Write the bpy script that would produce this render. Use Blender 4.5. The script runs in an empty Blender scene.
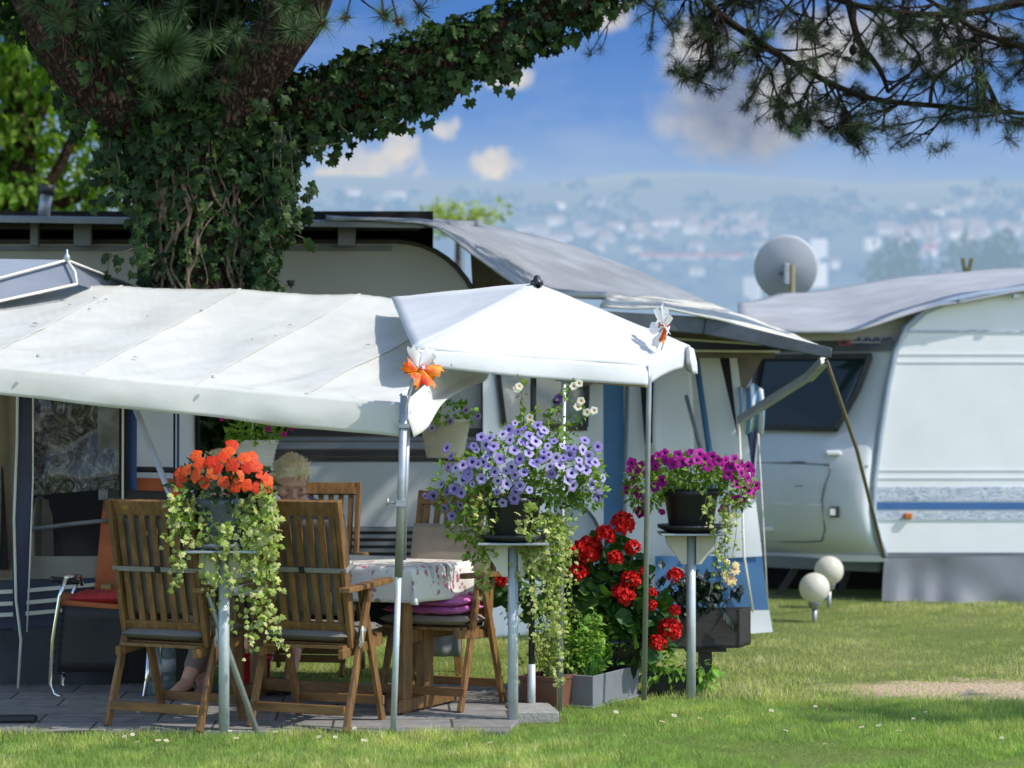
import bpy, bmesh, math, random
import numpy as np
from mathutils import Vector, Matrix, Euler, noise
R = math.radians
rnd = random.Random(7)
rng = np.random.default_rng(5)
SC = bpy.context.scene
COL = SC.collection
FPX, EYE, HZ = 2200.0, 1.48, 412.0

def P(px, py, Y):
    return Vector(((px - 512) / FPX * Y, Y, EYE - (py - HZ) / FPX * Y))
def G(px, Y, z=0.0):
    return Vector(((px - 512) / FPX * Y, Y, z))
def S(r, g, b):
    f = lambda c: (c / 255 / 12.92) if c / 255 <= 0.04045 else ((c / 255 + 0.055) / 1.055) ** 2.4
    return (f(r), f(g), f(b))
def lerp(a, b, t): return a + (b - a) * t

# ------------------------------------------------------------------ objects
WLOC = {}
def tag(o, label=None, cat=None, group=None, kind=None):
    if label: o['label'] = label
    if cat: o['category'] = cat
    if group: o['group'] = group
    if kind: o['kind'] = kind
    return o
def thing(name, label, cat, loc=(0, 0, 0), rz=0.0, group=None):
    o = bpy.data.objects.new(name, None)
    o.empty_display_size = 0.1
    COL.objects.link(o)
    o.location = loc
    o.rotation_euler = (0, 0, rz)
    WLOC[o.name] = Vector(loc)
    return tag(o, label, cat, group)
def copy_tree(o, parent=None):
    c = o.copy(); COL.objects.link(c)
    if parent: c.parent = parent
    for ch in [x for x in COL.objects if x.parent == o]:
        copy_tree(ch, c)
    return c
def link(name, me, mats, parent=None, base=None):
    o = bpy.data.objects.new(name, me)
    COL.objects.link(o)
    if not isinstance(mats, (list, tuple)): mats = [mats]
    if len(me.materials) == 0:
        for m in mats: me.materials.append(m)
    if parent: o.parent = parent
    return o

class MB:
    def __init__(s): s.v = []; s.f = []; s.mi = []; s.sm = []; s.cur = 0
    def add(s, vs, fs, smooth=False):
        n = len(s.v); s.v += [Vector(v) for v in vs]
        for f in fs:
            s.f.append([i + n for i in f]); s.mi.append(s.cur); s.sm.append(smooth)
        return s
    def box(s, c, size, rot=None):
        c = Vector(c); hx, hy, hz = [k / 2 for k in size]
        vs = [Vector((x, y, z)) for x in (-hx, hx) for y in (-hy, hy) for z in (-hz, hz)]
        if rot is not None: vs = [rot @ v for v in vs]
        return s.add([c + v for v in vs], [(0, 1, 3, 2), (4, 6, 7, 5), (0, 4, 5, 1), (2, 3, 7, 6), (0, 2, 6, 4), (1, 5, 7, 3)])
    def bar(s, p0, p1, w, h, up=(0, 0, 1)):
        p0 = Vector(p0); p1 = Vector(p1); d = (p1 - p0).normalized(); up = Vector(up)
        if abs(d.dot(up)) > .98: up = Vector((0, 1, 0))
        x = d.cross(up).normalized(); u = x.cross(d).normalized()
        vs = [p + x * a * w / 2 + u * b * h / 2 for p in (p0, p1) for a, b in ((-1, -1), (1, -1), (1, 1), (-1, 1))]
        return s.add(vs, [(3, 2, 1, 0), (4, 5, 6, 7), (0, 1, 5, 4), (1, 2, 6, 5), (2, 3, 7, 6), (3, 0, 4, 7)])
    def tube(s, pts, r, n=10, cap=True, closed=False):
        pts = [Vector(p) for p in pts]; N = len(pts)
        rs = list(r) if isinstance(r, (list, tuple)) else [r] * N
        vs = []; fs = []; u = None
        for i, p in enumerate(pts):
            if closed: d = (pts[(i + 1) % N] - pts[i - 1]).normalized()
            else: d = (pts[min(i + 1, N - 1)] - pts[max(i - 1, 0)]).normalized()
            if u is None:
                u = d.orthogonal().normalized()
            else:
                u = (u - d * u.dot(d))
                u = u.normalized() if u.length > 1e-6 else d.orthogonal().normalized()
            w = d.cross(u)
            for k in range(n):
                a = 2 * math.pi * k / n
                vs.append(p + (u * math.cos(a) + w * math.sin(a)) * rs[i])
        M = N if closed else N - 1
        for i in range(M):
            for k in range(n):
                a = i * n + k; b = i * n + (k + 1) % n
                j = ((i + 1) % N) * n
                fs.append((a, b, j + (k + 1) % n, j + k))
        s.add(vs, fs, True)
        if cap and not closed:
            m = len(s.v) - N * n
            s.f.append([m + k for k in range(n)][::-1]); s.mi.append(s.cur); s.sm.append(False)
            s.f.append([m + (N - 1) * n + k for k in range(n)]); s.mi.append(s.cur); s.sm.append(False)
        return s
    def lathe(s, c, prof, n=24, axis=None, sx=1, sy=1, smooth=True):
        c = Vector(c); q = Vector((0, 0, 1)).rotation_difference(Vector(axis)) if axis is not None else None
        vs = []; fs = []
        for r, z in prof:
            for k in range(n):
                a = 2 * math.pi * k / n
                v = Vector((r * sx * math.cos(a), r * sy * math.sin(a), z))
                if q: v = q @ v
                vs.append(c + v)
        for i in range(len(prof) - 1):
            for k in range(n):
                a = i * n + k; b = i * n + (k + 1) % n
                fs.append((a, b, b + n, a + n))
        s.add(vs, fs, smooth)
        m = len(s.v) - len(prof) * n
        if prof[0][0] > 1e-4: s.f.append([m + k for k in range(n)][::-1]); s.mi.append(s.cur); s.sm.append(False)
        if prof[-1][0] > 1e-4: s.f.append([m + (len(prof) - 1) * n + k for k in range(n)]); s.mi.append(s.cur); s.sm.append(False)
        return s
    def grid(s, nu, nv, fn, smooth=True):
        vs = [fn(i / nu, j / nv) for j in range(nv + 1) for i in range(nu + 1)]
        fs = [(j * (nu + 1) + i, j * (nu + 1) + i + 1, (j + 1) * (nu + 1) + i + 1, (j + 1) * (nu + 1) + i) for j in range(nv) for i in range(nu)]
        return s.add(vs, fs, smooth)
    def poly(s, pts): return s.add(pts, [list(range(len(pts)))])
    def slab(s, pts, off):
        off = Vector(off); n = len(pts); pts = [Vector(p) for p in pts]
        fs = [list(range(n))[::-1], [n + i for i in range(n)]] + [(i, (i + 1) % n, n + (i + 1) % n, n + i) for i in range(n)]
        return s.add(pts + [p + off for p in pts], fs)
    def build(s, name, mats, parent=None, local=False, bevel=0, solid=0, sub=0, base=None, offset=-1):
        vs = s.v
        loc = Vector((0, 0, 0))
        if not local:
            if parent is not None: loc = WLOC[parent.name]
            else:
                xs = [v.x for v in vs]; ys = [v.y for v in vs]; zs = [v.z for v in vs]
                loc = Vector(base) if base is not None else Vector(((min(xs) + max(xs)) / 2, (min(ys) + max(ys)) / 2, min(zs)))
            vs = [v - loc for v in vs]
        me = bpy.data.meshes.new(name)
        me.from_pydata([tuple(v) for v in vs], [], s.f)
        o = link(name, me, mats, parent)
        me.polygons.foreach_set('material_index', s.mi); me.polygons.foreach_set('use_smooth', s.sm)
        bm = bmesh.new(); bm.from_mesh(me); bmesh.ops.recalc_face_normals(bm, faces=bm.faces); bm.to_mesh(me); bm.free()
        me.update()
        if parent is None: o.location = loc
        WLOC[o.name] = loc if not local else Vector((0, 0, 0))
        if solid:
            m = o.modifiers.new('thick', 'SOLIDIFY'); m.thickness = solid; m.offset = offset
        if bevel:
            m = o.modifiers.new('bevel', 'BEVEL'); m.width = bevel; m.segments = 2; m.limit_method = 'ANGLE'; m.angle_limit = R(40)
        if sub:
            m = o.modifiers.new('sub', 'SUBSURF'); m.levels = sub; m.render_levels = sub
        return o

def bil(a, b, c, d):
    a, b, c, d = map(Vector, (a, b, c, d))
    return lambda u, v: (a * (1 - u) + b * u) * (1 - v) + (d * (1 - u) + c * u) * v
def resample(pl, n):
    pl = [Vector(p) for p in pl]; L = [0]
    for a, b in zip(pl, pl[1:]): L.append(L[-1] + (b - a).length)
    out = []
    for i in range(n + 1):
        t = L[-1] * i / n; k = 0
        while k < len(pl) - 2 and L[k + 1] < t: k += 1
        out.append(pl[k].lerp(pl[k + 1], (t - L[k]) / max(1e-9, L[k + 1] - L[k])))
    return out
def loft(lines, n=24, m=8):
    rs = [resample(l, n) for l in lines]
    def fn(u, v):
        i = int(round(u * n)); t = v * (len(rs) - 1); k = min(int(t), len(rs) - 2)
        return rs[k][i].lerp(rs[k + 1][i], t - k)
    return fn, n, m
def bez(p0, p1, p2, n=8):
    p0, p1, p2 = Vector(p0), Vector(p1), Vector(p2)
    return [p0 * (1 - t) ** 2 + p1 * 2 * t * (1 - t) + p2 * t * t for t in [i / n for i in range(n + 1)]]

# ------------------------------------------------------------------ many small leaves
def unit(a): return a / np.maximum(1e-9, np.linalg.norm(a, axis=-1, keepdims=True))
class NB:
    def __init__(s): s.V = []; s.F = []; s.M = []; s.n = 0
    def raw(s, V, Fc, mi=0):
        V = np.asarray(V, float).reshape(-1, 3); Fc = np.asarray(Fc, int)
        s.V.append(V); s.F.append(Fc + s.n); s.M.append(np.full(len(Fc), mi)); s.n += len(V); return s
    def scatter(s, tpl, pos, d, nrm, size, mi=0):
        tv, tf = tpl; pos = np.asarray(pos, float); N = len(pos)
        if N == 0: return s
        d = unit(np.asarray(d, float)); nrm = np.asarray(nrm, float)
        nrm = unit(nrm - d * np.sum(d * nrm, 1, keepdims=True)); x = np.cross(d, nrm)
        size = np.broadcast_to(np.asarray(size, float), (N,))[:, None, None]
        V = pos[:, None, :] + size * (tv[None, :, 0:1] * x[:, None] + tv[None, :, 1:2] * d[:, None] + tv[None, :, 2:3] * nrm[:, None])
        k = len(tv)
        Fc = (tf[None] + (np.arange(N) * k)[:, None, None]).reshape(-1, 3)
        return s.raw(V.reshape(-1, 3), Fc, mi)
    def tube(s, pts, r, n=5, mi=0):
        mb = MB(); mb.tube(pts, r, n, cap=False)
        F3 = []
        for f in mb.f: F3 += [(f[0], f[1], f[2]), (f[0], f[2], f[3])]
        return s.raw([tuple(v) for v in mb.v], F3, mi)
    def build(s, name, mats, parent=None, base=None, smooth=False):
        V = np.concatenate(s.V); Fc = np.concatenate(s.F); M = np.concatenate(s.M)
        if parent is not None: loc = np.array(WLOC[parent.name])
        elif base is not None: loc = np.array(base, float)
        else: loc = np.array([V[:, 0].mean(), V[:, 1].mean(), V[:, 2].min()])
        V = V - loc
        me = bpy.data.meshes.new(name)
        me.vertices.add(len(V)); me.vertices.foreach_set('co', V.astype(np.float32).ravel())
        me.loops.add(len(Fc) * 3); me.loops.foreach_set('vertex_index', Fc.astype(np.int32).ravel())
        me.polygons.add(len(Fc)); me.polygons.foreach_set('loop_start', (np.arange(len(Fc)) * 3).astype(np.int32))
        me.polygons.foreach_set('loop_total', np.full(len(Fc), 3, np.int32))
        me.polygons.foreach_set('material_index', M.astype(np.int32))
        me.polygons.foreach_set('use_smooth', np.full(len(Fc), smooth))
        me.update(calc_edges=True); me.validate()
        o = link(name, me, mats, parent)
        if parent is None: o.location = loc
        WLOC[o.name] = Vector(loc)
        return o
def fan(out, c, cz=0.0):
    tv = np.array([c] + out, float); n = len(out)
    return tv, np.array([(0, 1 + i, 1 + (i + 1) % n) for i in range(n)])
T_LEAF = (np.array([(0, 0, 0), (-.28, .4, .09), (0, 1, -.12), (.28, .4, .09), (0, .45, 0)], float), np.array([(0, 4, 1), (1, 4, 2), (0, 3, 4), (3, 2, 4)]))
T_IVY = fan([(0, .02, 0), (.3, -.12, -.04), (.5, .16, -.08), (.34, .36, .02), (.42, .56, -.06), (.16, .62, .02), (0, .98, -.14), (-.16, .62, .02), (-.42, .56, -.06), (-.34, .36, .02), (-.5, .16, -.08), (-.3, -.12, -.04)], (0, .28, .05))
T_ROUND = fan([(.5 * math.cos(a) * (1 + .1 * math.cos(5 * a)), .45 + .5 * math.sin(a) * (1 + .1 * math.cos(5 * a)), .06 * math.sin(3 * a)) for a in [2 * math.pi * i / 14 for i in range(14)]], (0, .4, -.1))
T_BLADE = (np.array([(-.04, 0, 0), (.04, 0, 0), (.03, .5, .03), (-.03, .5, .03), (0, 1, .14)], float), np.array([(0, 1, 2), (0, 2, 3), (3, 2, 4)]))
T_NEEDLE = (np.array([(-.015, 0, 0), (.015, 0, 0), (0, 1, .05), (0, 0, .02)], float), np.array([(0, 1, 2), (0, 2, 3), (1, 3, 2)]))
T_GLOB = fan([(.5 * math.cos(a), .5 + .5 * math.sin(a), .1 * math.sin(2 * a)) for a in [2 * math.pi * i / 6 for i in range(6)]], (0, .5, .06))
def rdir(n): return unit(rng.normal(size=(n, 3)))

# ------------------------------------------------------------------ materials
class NT:
    def __init__(s, m): m.use_nodes = True; s.t = m.node_tree; s.t.nodes.clear()
    def n(s, typ, ins=None, **kw):
        x = s.t.nodes.new('ShaderNode' + typ)
        for k, v in kw.items(): setattr(x, k, v)
        for k, v in (ins or {}).items():
            if hasattr(v, 'is_linked') or isinstance(v, bpy.types.NodeSocket): s.t.links.new(v, x.inputs[k])
            else:
                if isinstance(v, tuple) and len(v) == 3 and x.inputs[k].type == 'RGBA': v = (*v, 1)
                x.inputs[k].default_value = v
        return x
    def mix(s, f, a, b, blend='MIX'):
        x = s.t.nodes.new('ShaderNodeMix'); x.data_type = 'RGBA'; x.blend_type = blend
        for k, v in ((0, f), (6, a), (7, b)):
            if isinstance(v, bpy.types.NodeSocket): s.t.links.new(v, x.inputs[k])
            else: x.inputs[k].default_value = (*v, 1) if isinstance(v, tuple) and len(v) == 3 else v
        return x.outputs[2]
    def math(s, op, a, b=0.0, c=0.0):
        x = s.t.nodes.new('ShaderNodeMath'); x.operation = op
        for k, v in ((0, a), (1, b), (2, c)):
            if isinstance(v, bpy.types.NodeSocket): s.t.links.new(v, x.inputs[k])
            else: x.inputs[k].default_value = v
        return x.outputs[0]
    def ramp(s, f, stops, interp='LINEAR'):
        x = s.t.nodes.new('ShaderNodeValToRGB'); x.color_ramp.interpolation = interp
        e = x.color_ramp.elements
        while len(e) < len(stops): e.new(0.5)
        for i, (p, c) in enumerate(stops): e[i].position = p; e[i].color = (*c, 1) if len(c) == 3 else c
        s.t.links.new(f, x.inputs[0]); return x.outputs[0]
    def out(s, sh): 
        o = s.t.nodes.new('ShaderNodeOutputMaterial'); s.t.links.new(sh, o.inputs[0])
def scale(c, k): return tuple(max(0, min(1, x * k)) for x in c)
def mat(name, col, rough=.6, var=.18, sc=6.0, bump=0.0, bsc=60.0, metal=0.0, spec=.5, trans=0.0, dirt=0.0, dirtcol=(.12, .1, .07), stretch=(1, 1, 1), coat=0.0, haze=None, tcol=None):
    m = bpy.data.materials.new(name); t = NT(m)
    tc = t.n('TexCoord'); mp = t.n('Mapping', {'Vector': tc.outputs['Object'], 'Scale': stretch})
    nz = t.n('TexNoise', {'Vector': mp.outputs[0], 'Scale': sc, 'Detail': 6.0, 'Roughness': .6})
    c = t.ramp(nz.outputs[0], [(.3, scale(col, 1 - var)), (.7, scale(col, 1 + var))])
    if dirt:
        n2 = t.n('TexNoise', {'Vector': tc.outputs['Object'], 'Scale': sc * .45, 'Detail': 8.0, 'Roughness': .7})
        f = t.ramp(n2.outputs[0], [(.45, (0, 0, 0)), (.75, (dirt, dirt, dirt))])
        c = t.mix(f, c, dirtcol)
    ins = {'Base Color': c, 'Roughness': rough, 'Metallic': metal, 'Specular IOR Level': spec, 'Coat Weight': coat}
    if bump:
        n3 = t.n('TexNoise', {'Vector': mp.outputs[0], 'Scale': bsc, 'Detail': 5.0})
        b = t.n('Bump', {'Height': n3.outputs[0], 'Strength': bump, 'Distance': .02})
        ins['Normal'] = b.outputs[0]
    sh = t.n('BsdfPrincipled', ins).outputs[0]
    if trans:
        tr = t.n('BsdfTranslucent', {'Color': t.mix(1.0, c, tcol) if tcol else c})
        sh = t.n('MixShader', {0: trans, 1: sh, 2: tr.outputs[0]}).outputs[0]
    if haze:
        em = t.n('Emission', {'Color': haze[0], 'Strength': 1.0})  # distance haze put into the surface colour as emission
        sh = t.n('MixShader', {0: haze[1], 1: sh, 2: em.outputs[0]}).outputs[0]
    t.out(sh); return m
def leafmat(name, cols, rough=.5, trans=.35, spec=.3, obj=False, haze=None, tint=(1.3, 1.35, .6)):
    m = bpy.data.materials.new(name); t = NT(m)
    rv = t.n('ObjectInfo').outputs['Random'] if obj else t.n('NewGeometry').outputs['Random Per Island']
    c = t.ramp(rv, [(i / max(1, len(cols) - 1), k) for i, k in enumerate(cols)])
    tc = t.n('TexCoord'); nz = t.n('TexNoise', {'Vector': tc.outputs['Object'], 'Scale': 9.0, 'Detail': 3.0})
    c = t.mix(1.0, c, t.ramp(nz.outputs[0], [(.3, (.72, .72, .72)), (.7, (1.2, 1.2, 1.15))]), 'MULTIPLY')
    sh = t.n('BsdfPrincipled', {'Base Color': c, 'Roughness': rough, 'Specular IOR Level': spec}).outputs[0]
    if trans:
        tr = t.n('BsdfTranslucent', {'Color': t.mix(1.0, c, tint, 'MULTIPLY')})
        sh = t.n('MixShader', {0: trans, 1: sh, 2: tr.outputs[0]}).outputs[0]
    if haze:
        em = t.n('Emission', {'Color': haze[0], 'Strength': 1.0})  # same painted distance haze for leaves
        sh = t.n('MixShader', {0: haze[1], 1: sh, 2: em.outputs[0]}).outputs[0]
    t.out(sh); return m
M = {}
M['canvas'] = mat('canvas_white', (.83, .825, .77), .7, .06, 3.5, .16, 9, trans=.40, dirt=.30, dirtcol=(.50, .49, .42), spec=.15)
M['sail'] = mat('sail_white', (.76, .77, .775), .75, .05, 5, .18, 11, trans=.25, spec=.12, dirt=.16, dirtcol=(.6, .6, .56))
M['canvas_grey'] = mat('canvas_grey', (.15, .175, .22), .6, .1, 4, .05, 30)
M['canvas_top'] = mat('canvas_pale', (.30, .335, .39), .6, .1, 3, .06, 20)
M['piping'] = mat('piping_cream', (.66, .64, .56), .6, .1)
M['navy'] = mat('navy_vinyl', (.012, .022, .065), .45, .2, 5, .08, 14)
M['blue_vinyl'] = mat('blue_vinyl', (.02, .09, .36), .35, .2, 5, .08, 14)
M['cream'] = mat('cream_canvas', (.32, .275, .20), .7, .12, 5, .1, 15)
M['white_panel'] = mat('white_panel', (.80, .83, .88), .5, .06, 4, .08, 12, trans=.25)
M['black_vinyl'] = mat('black_vinyl', (.016, .016, .017), .6, .3, 6, .2, 12)
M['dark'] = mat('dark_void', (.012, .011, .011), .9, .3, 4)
M['steel'] = mat('galvanised_steel', (.42, .44, .46), .5, .14, 14, .04, 50, metal=.75)
M['post'] = mat('galvanised_post', (.50, .55, .58), .5, .12, 12, .05, 50, metal=.35)
M['chrome'] = mat('chrome_tube', (.7, .7, .7), .15, .05, metal=1.0)
M['pole_black'] = mat('pole_black', (.02, .022, .026), .4, .2)
M['teak'] = mat('teak_wood', (.20, .10, .034), .5, .5, 5, .2, 40, stretch=(7, 7, 1), spec=.4, dirt=.6, dirtcol=(.085, .05, .022))
M['teak_dark'] = mat('teak_weathered', (.20, .098, .032), .5, .38, 5, .12, 40, stretch=(1, 7, 7), spec=.4)
M['taupe'] = mat('taupe_cushion', (.17, .152, .14), .85, .14, 10, .12, 30)
M['beige_pad'] = mat('beige_cushion', (.27, .225, .18), .85, .12, 9, .1, 25)
M['strap'] = mat('grey_strap', (.25, .24, .22), .8, .1)
M['pink'] = mat('pink_cotton', (.52, .14, .38), .85, .2, 14, .2, 40)
M['orange_cloth'] = mat('orange_cloth', (.42, .11, .035), .8, .18, 8, .12, 30)
M['red_cloth'] = mat('red_cloth', (.42, .03, .035), .8, .15, 8, .1, 30)
M['red_plastic'] = mat('red_plastic', (.50, .012, .02), .35, .1)
M['black_plastic'] = mat('black_plastic', (.014, .015, .018), .42, .25, 8, .04, 40)
M['black_wood'] = mat('black_wood', (.022, .019, .017), .6, .3, 6, .15, 30, stretch=(1, 6, 6))
M['grey_plastic'] = mat('grey_plastic', (.19, .20, .225), .5, .1, 8, .05, 40, dirt=.3)
M['terracotta'] = mat('terracotta_plastic', (.15, .062, .038), .55, .18, 8, .05, 30)
M['cream_pot'] = mat('cream_pot', (.62, .59, .48), .5, .08, 8, dirt=.15)
M['white_plastic'] = mat('white_plastic', (.74, .75, .76), .4, .05, 8)
M['concrete'] = mat('concrete', (.30, .29, .26), .9, .2, 18, .35, 60)
M['soil'] = mat('soil', (.035, .024, .016), .95, .3, 30, .5, 60)
M['skin'] = mat('skin', (.60, .34, .25), .5, .12, 14, .06, 60)
M['hair'] = leafmat('hair_white', [(.78, .62, .38), (.92, .80, .58), (.95, .90, .80)], .45, .3, tint=(1, .97, .9))
M['hair_mass'] = mat('hair_mass', (.86, .72, .48), .6, .35, 22, .9, 60, stretch=(1, 1, 3))
M['trousers'] = mat('trousers_grey', (.14, .125, .115), .85, .15, 12, .15, 30)
M['shirt'] = mat('shirt_striped', (.10, .09, .12), .85, .5, 20, .1, 30, stretch=(8, 1, 1))
M['teal'] = mat('teal_cotton', (.02, .16, .13), .85, .2, 12, .1, 30)
M['shoe'] = mat('shoe_black', (.02, .018, .016), .5, .2)
M['sock'] = mat('leggings', (.23, .17, .16), .85, .15, 12, .1, 30)
M['bark'] = mat('pine_bark', (.125, .075, .052), .95, .65, 16, 1.0, 26, stretch=(1, 1, .45))
m = bpy.data.materials.new('pine_bark'); t = NT(m); tc = t.n('TexCoord')
mp = t.n('Mapping', {'Vector': tc.outputs['Object'], 'Scale': (1, 1, .30)})
wn = t.n('TexNoise', {'Vector': mp.outputs[0], 'Scale': 9.0, 'Detail': 6.0}); wv_ = t.n('VectorMath', {0: mp.outputs[0], 1: t.n('VectorMath', {0: wn.outputs[1], 1: (.30, .30, .22)}, operation='MULTIPLY').outputs[0]}, operation='ADD')
vo = t.n('TexVoronoi', {'Vector': wv_.outputs[0], 'Scale': 24.0}, feature='DISTANCE_TO_EDGE'); n_ = t.n('TexNoise', {'Vector': mp.outputs[0], 'Scale': 40.0, 'Detail': 6.0}).outputs[0]
ed_ = t.ramp(vo.outputs[0], [(.0, (.25, .25, .25)), (.22, (1, 1, 1))])
c = t.mix(ed_, (.018, .012, .009), t.ramp(n_, [(.3, (.055, .036, .027)), (.7, (.17, .105, .075))]))
hgt = t.math('ADD', t.math('MULTIPLY', ed_, 1.0), t.math('MULTIPLY', n_, .5)); b = t.n('Bump', {'Height': hgt, 'Strength': 1.0, 'Distance': .05})
t.out(t.n('BsdfPrincipled', {'Base Color': c, 'Roughness': .95, 'Specular IOR Level': .1, 'Normal': b.outputs[0]}).outputs[0]); M['bark'] = m
M['vine'] = mat('ivy_vine_wood', (.17, .12, .075), .85, .3, 20, .3, 50)
M['twig'] = mat('pine_twig', (.028, .02, .015), .95, .4, 12, .6, 40, spec=.1)
M['ivy'] = leafmat('ivy_dark', [(.010, .026, .008), (.019, .046, .011), (.034, .072, .016), (.062, .108, .025)], .5, .25, .25)
M['needle'] = leafmat('pine_needles', [(.06, .12, .045), (.11, .19, .075), (.17, .25, .11)], .5, .2)
M['needle_d'] = leafmat('pine_needles_dark', [(.012, .026, .012), (.025, .045, .018), (.05, .065, .02)], .55, .12)
M['bgleaf'] = leafmat('broad_leaves', [(.06, .13, .015), (.12, .24, .025), (.20, .33, .04), (.30, .40, .06)], .5, .6)
M['variegated'] = leafmat('variegated_ivy', [(.18, .29, .05), (.33, .42, .08), (.48, .51, .16), (.56, .55, .26), (.28, .40, .07)], .45, .3)
M['lime'] = leafmat('petunia_leaves', [(.10, .2, .025), (.18, .30, .04), (.28, .38, .06)], .5, .35)
M['darkleaf'] = leafmat('dark_leaves', [(.012, .03, .015), (.025, .055, .02), (.045, .08, .03)], .35, .2, .5)
M['gerleaf'] = leafmat('geranium_leaves', [(.035, .10, .02), (.06, .15, .03), (.10, .20, .04)], .5, .3)
M['herb'] = leafmat('herb_leaves', [(.11, .25, .025), (.18, .36, .04), (.28, .46, .07)], .45, .35)
M['oregano'] = leafmat('oregano_leaves', [(.12, .19, .025), (.22, .30, .04), (.32, .37, .06)], .5, .35)
M['chive'] = leafmat('chive_blades', [(.06, .17, .03), (.11, .25, .05)], .5, .3)
M['dahlia_leaf'] = leafmat('dahlia_leaves', [(.012, .022, .018), (.025, .038, .028), (.045, .06, .045)], .4, .15, .5)
def petal(name, cols, tr=.3): return leafmat(name, cols, .55, tr, .25, obj=True, tint=(1.15, 1.0, 1.0))
M['lav'] = petal('lavender_petal', [(.25, .20, .52), (.36, .29, .66), (.48, .41, .74), (.56, .50, .78)])
M['lav_c'] = mat('lavender_throat', (.05, .025, .16), .6, .1)
M['mag'] = petal('magenta_petal', [(.30, .004, .20), (.42, .008, .28), (.52, .014, .34)])
M['mag_c'] = mat('magenta_throat', (.09, .003, .07), .6, .1)
M['orange'] = petal('orange_petal', [(.62, .035, .012), (.80, .09, .02), (.86, .15, .03)])
M['orange_c'] = mat('orange_eye', (.55, .02, .01), .6, .1)
M['red'] = leafmat('geranium_petal', [(.50, .004, .008), (.66, .012, .012), (.78, .03, .02)], .5, .25, .25, tint=(1.2, .8, .8))
M['yellow'] = petal('dahlia_petal', [(.72, .62, .30), (.80, .66, .36), (.80, .48, .24)])
M['whitepet'] = petal('white_petal', [(.75, .70, .55), (.8, .78, .68)])
M['purple_d'] = petal('dark_purple_petal', [(.035, .006, .09), (.06, .01, .14)])
M['yellow_c'] = mat('flower_centre', (.6, .35, .02), .6, .1)
M['stem'] = mat('plant_stem', (.07, .12, .03), .7, .2)

# ------------------------------------------------------------------ camera, sun, sky
cam = bpy.data.cameras.new('camera'); co = bpy.data.objects.new('camera', cam); COL.objects.link(co)
co.location = (0, 0, EYE); co.rotation_euler = (R(90), 0, 0)
cam.sensor_width = 36; cam.lens = FPX * 36 / 1024; cam.shift_y = (HZ - 384) / 1024
cam.clip_start = .1; cam.clip_end = 9000
cam.dof.use_dof = True; cam.dof.focus_distance = 10.6; cam.dof.aperture_fstop = 2.4
SC.camera = co
SC.view_settings.view_transform = 'Standard'; SC.view_settings.look = 'None'; SC.view_settings.exposure = 0
SC.render.engine = 'CYCLES'
SC.cycles.use_denoising = True
SC.cycles.max_bounces = 8; SC.cycles.transparent_max_bounces = 12; SC.cycles.caustics_reflective = False; SC.cycles.caustics_refractive = False
SUN_EL, SUN_D = R(47), Vector((.915, -.33, 0)).normalized()
sv = Vector((SUN_D.x * math.cos(SUN_EL), SUN_D.y * math.cos(SUN_EL), math.sin(SUN_EL)))
sl = bpy.data.lights.new('sun', 'SUN'); sl.energy = 4.4; sl.angle = R(.53); sl.color = (1, .955, .88)
so = bpy.data.objects.new('sun', sl); COL.objects.link(so); so.rotation_euler = sv.to_track_quat('Z', 'Y').to_euler(); so.location = (6, -4, 12)
W = bpy.data.worlds.new('World'); SC.world = W; t = NT(W)
tc = t.n('TexCoord'); dirv = t.n('VectorMath', {0: tc.outputs['Generated']}, operation='NORMALIZE').outputs[0]
sep = t.n('SeparateXYZ', {0: dirv})
sky = t.n('TexSky', sky_type='NISHITA', sun_disc=False, sun_elevation=SUN_EL, sun_rotation=math.atan2(SUN_D.x, SUN_D.y), altitude=400, air_density=1.0, dust_density=.6, ozone_density=1.6)
bg1 = t.n('Background', {'Color': sky.outputs[0], 'Strength': .27})
yy = t.math('MAXIMUM', sep.outputs[1], .02)
U = t.math('DIVIDE', sep.outputs[0], yy); V = t.math('DIVIDE', sep.outputs[2], yy)
blue = t.ramp(t.math('MULTIPLY', V, 4.0), [(.0, S(178, 198, 222)), (.40, S(164, 190, 220)), (.46, S(144, 176, 218)), (.54, S(112, 154, 214)), (.70, S(84, 132, 202)), (.92, S(66, 112, 184)), (1.0, S(60, 104, 176))])
uvw = t.n('CombineXYZ', {0: U, 1: V, 2: 0.0})
nzA = t.n('TexNoise', {'Vector': uvw.outputs[0], 'Scale': 62.0, 'Detail': 8.0, 'Roughness': .6}).outputs[0]
nzB = t.n('TexNoise', {'Vector': uvw.outputs[0], 'Scale': 24.0, 'Detail': 7.0, 'Roughness': .55}).outputs[0]
def blob(px, py, rx, ry):
    a = t.math('DIVIDE', t.math('SUBTRACT', U, (px - 512) / FPX), rx / FPX)
    b = t.math('DIVIDE', t.math('SUBTRACT', V, (HZ - py) / FPX), ry / FPX)
    d = t.math('SQRT', t.math('ADD', t.math('MULTIPLY', a, a), t.math('MULTIPLY', b, b)))
    return t.math('SUBTRACT', 1.0, d)
def mx(l):
    o = l[0]
    for k in l[1:]: o = t.math('MAXIMUM', o, k)
    return o
def mask(l, nz, amp, lo, hi):
    v = t.math('ADD', mx(l), t.math('MULTIPLY', t.math('SUBTRACT', nz, .5), amp))
    return t.ramp(v, [(lo, (0, 0, 0)), (hi, (1, 1, 1))], 'EASE')
wisp = t.ramp(t.n('TexNoise', {'Vector': t.n('Mapping', {'Vector': uvw.outputs[0], 'Scale': (1.0, 2.6, 1.0)}).outputs[0], 'Scale': 9.0, 'Detail': 8.0, 'Roughness': .62}).outputs[0], [(.48, (0, 0, 0)), (.8, (.42, .42, .42))])
blue = t.mix(wisp, blue, S(196, 206, 222))
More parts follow.
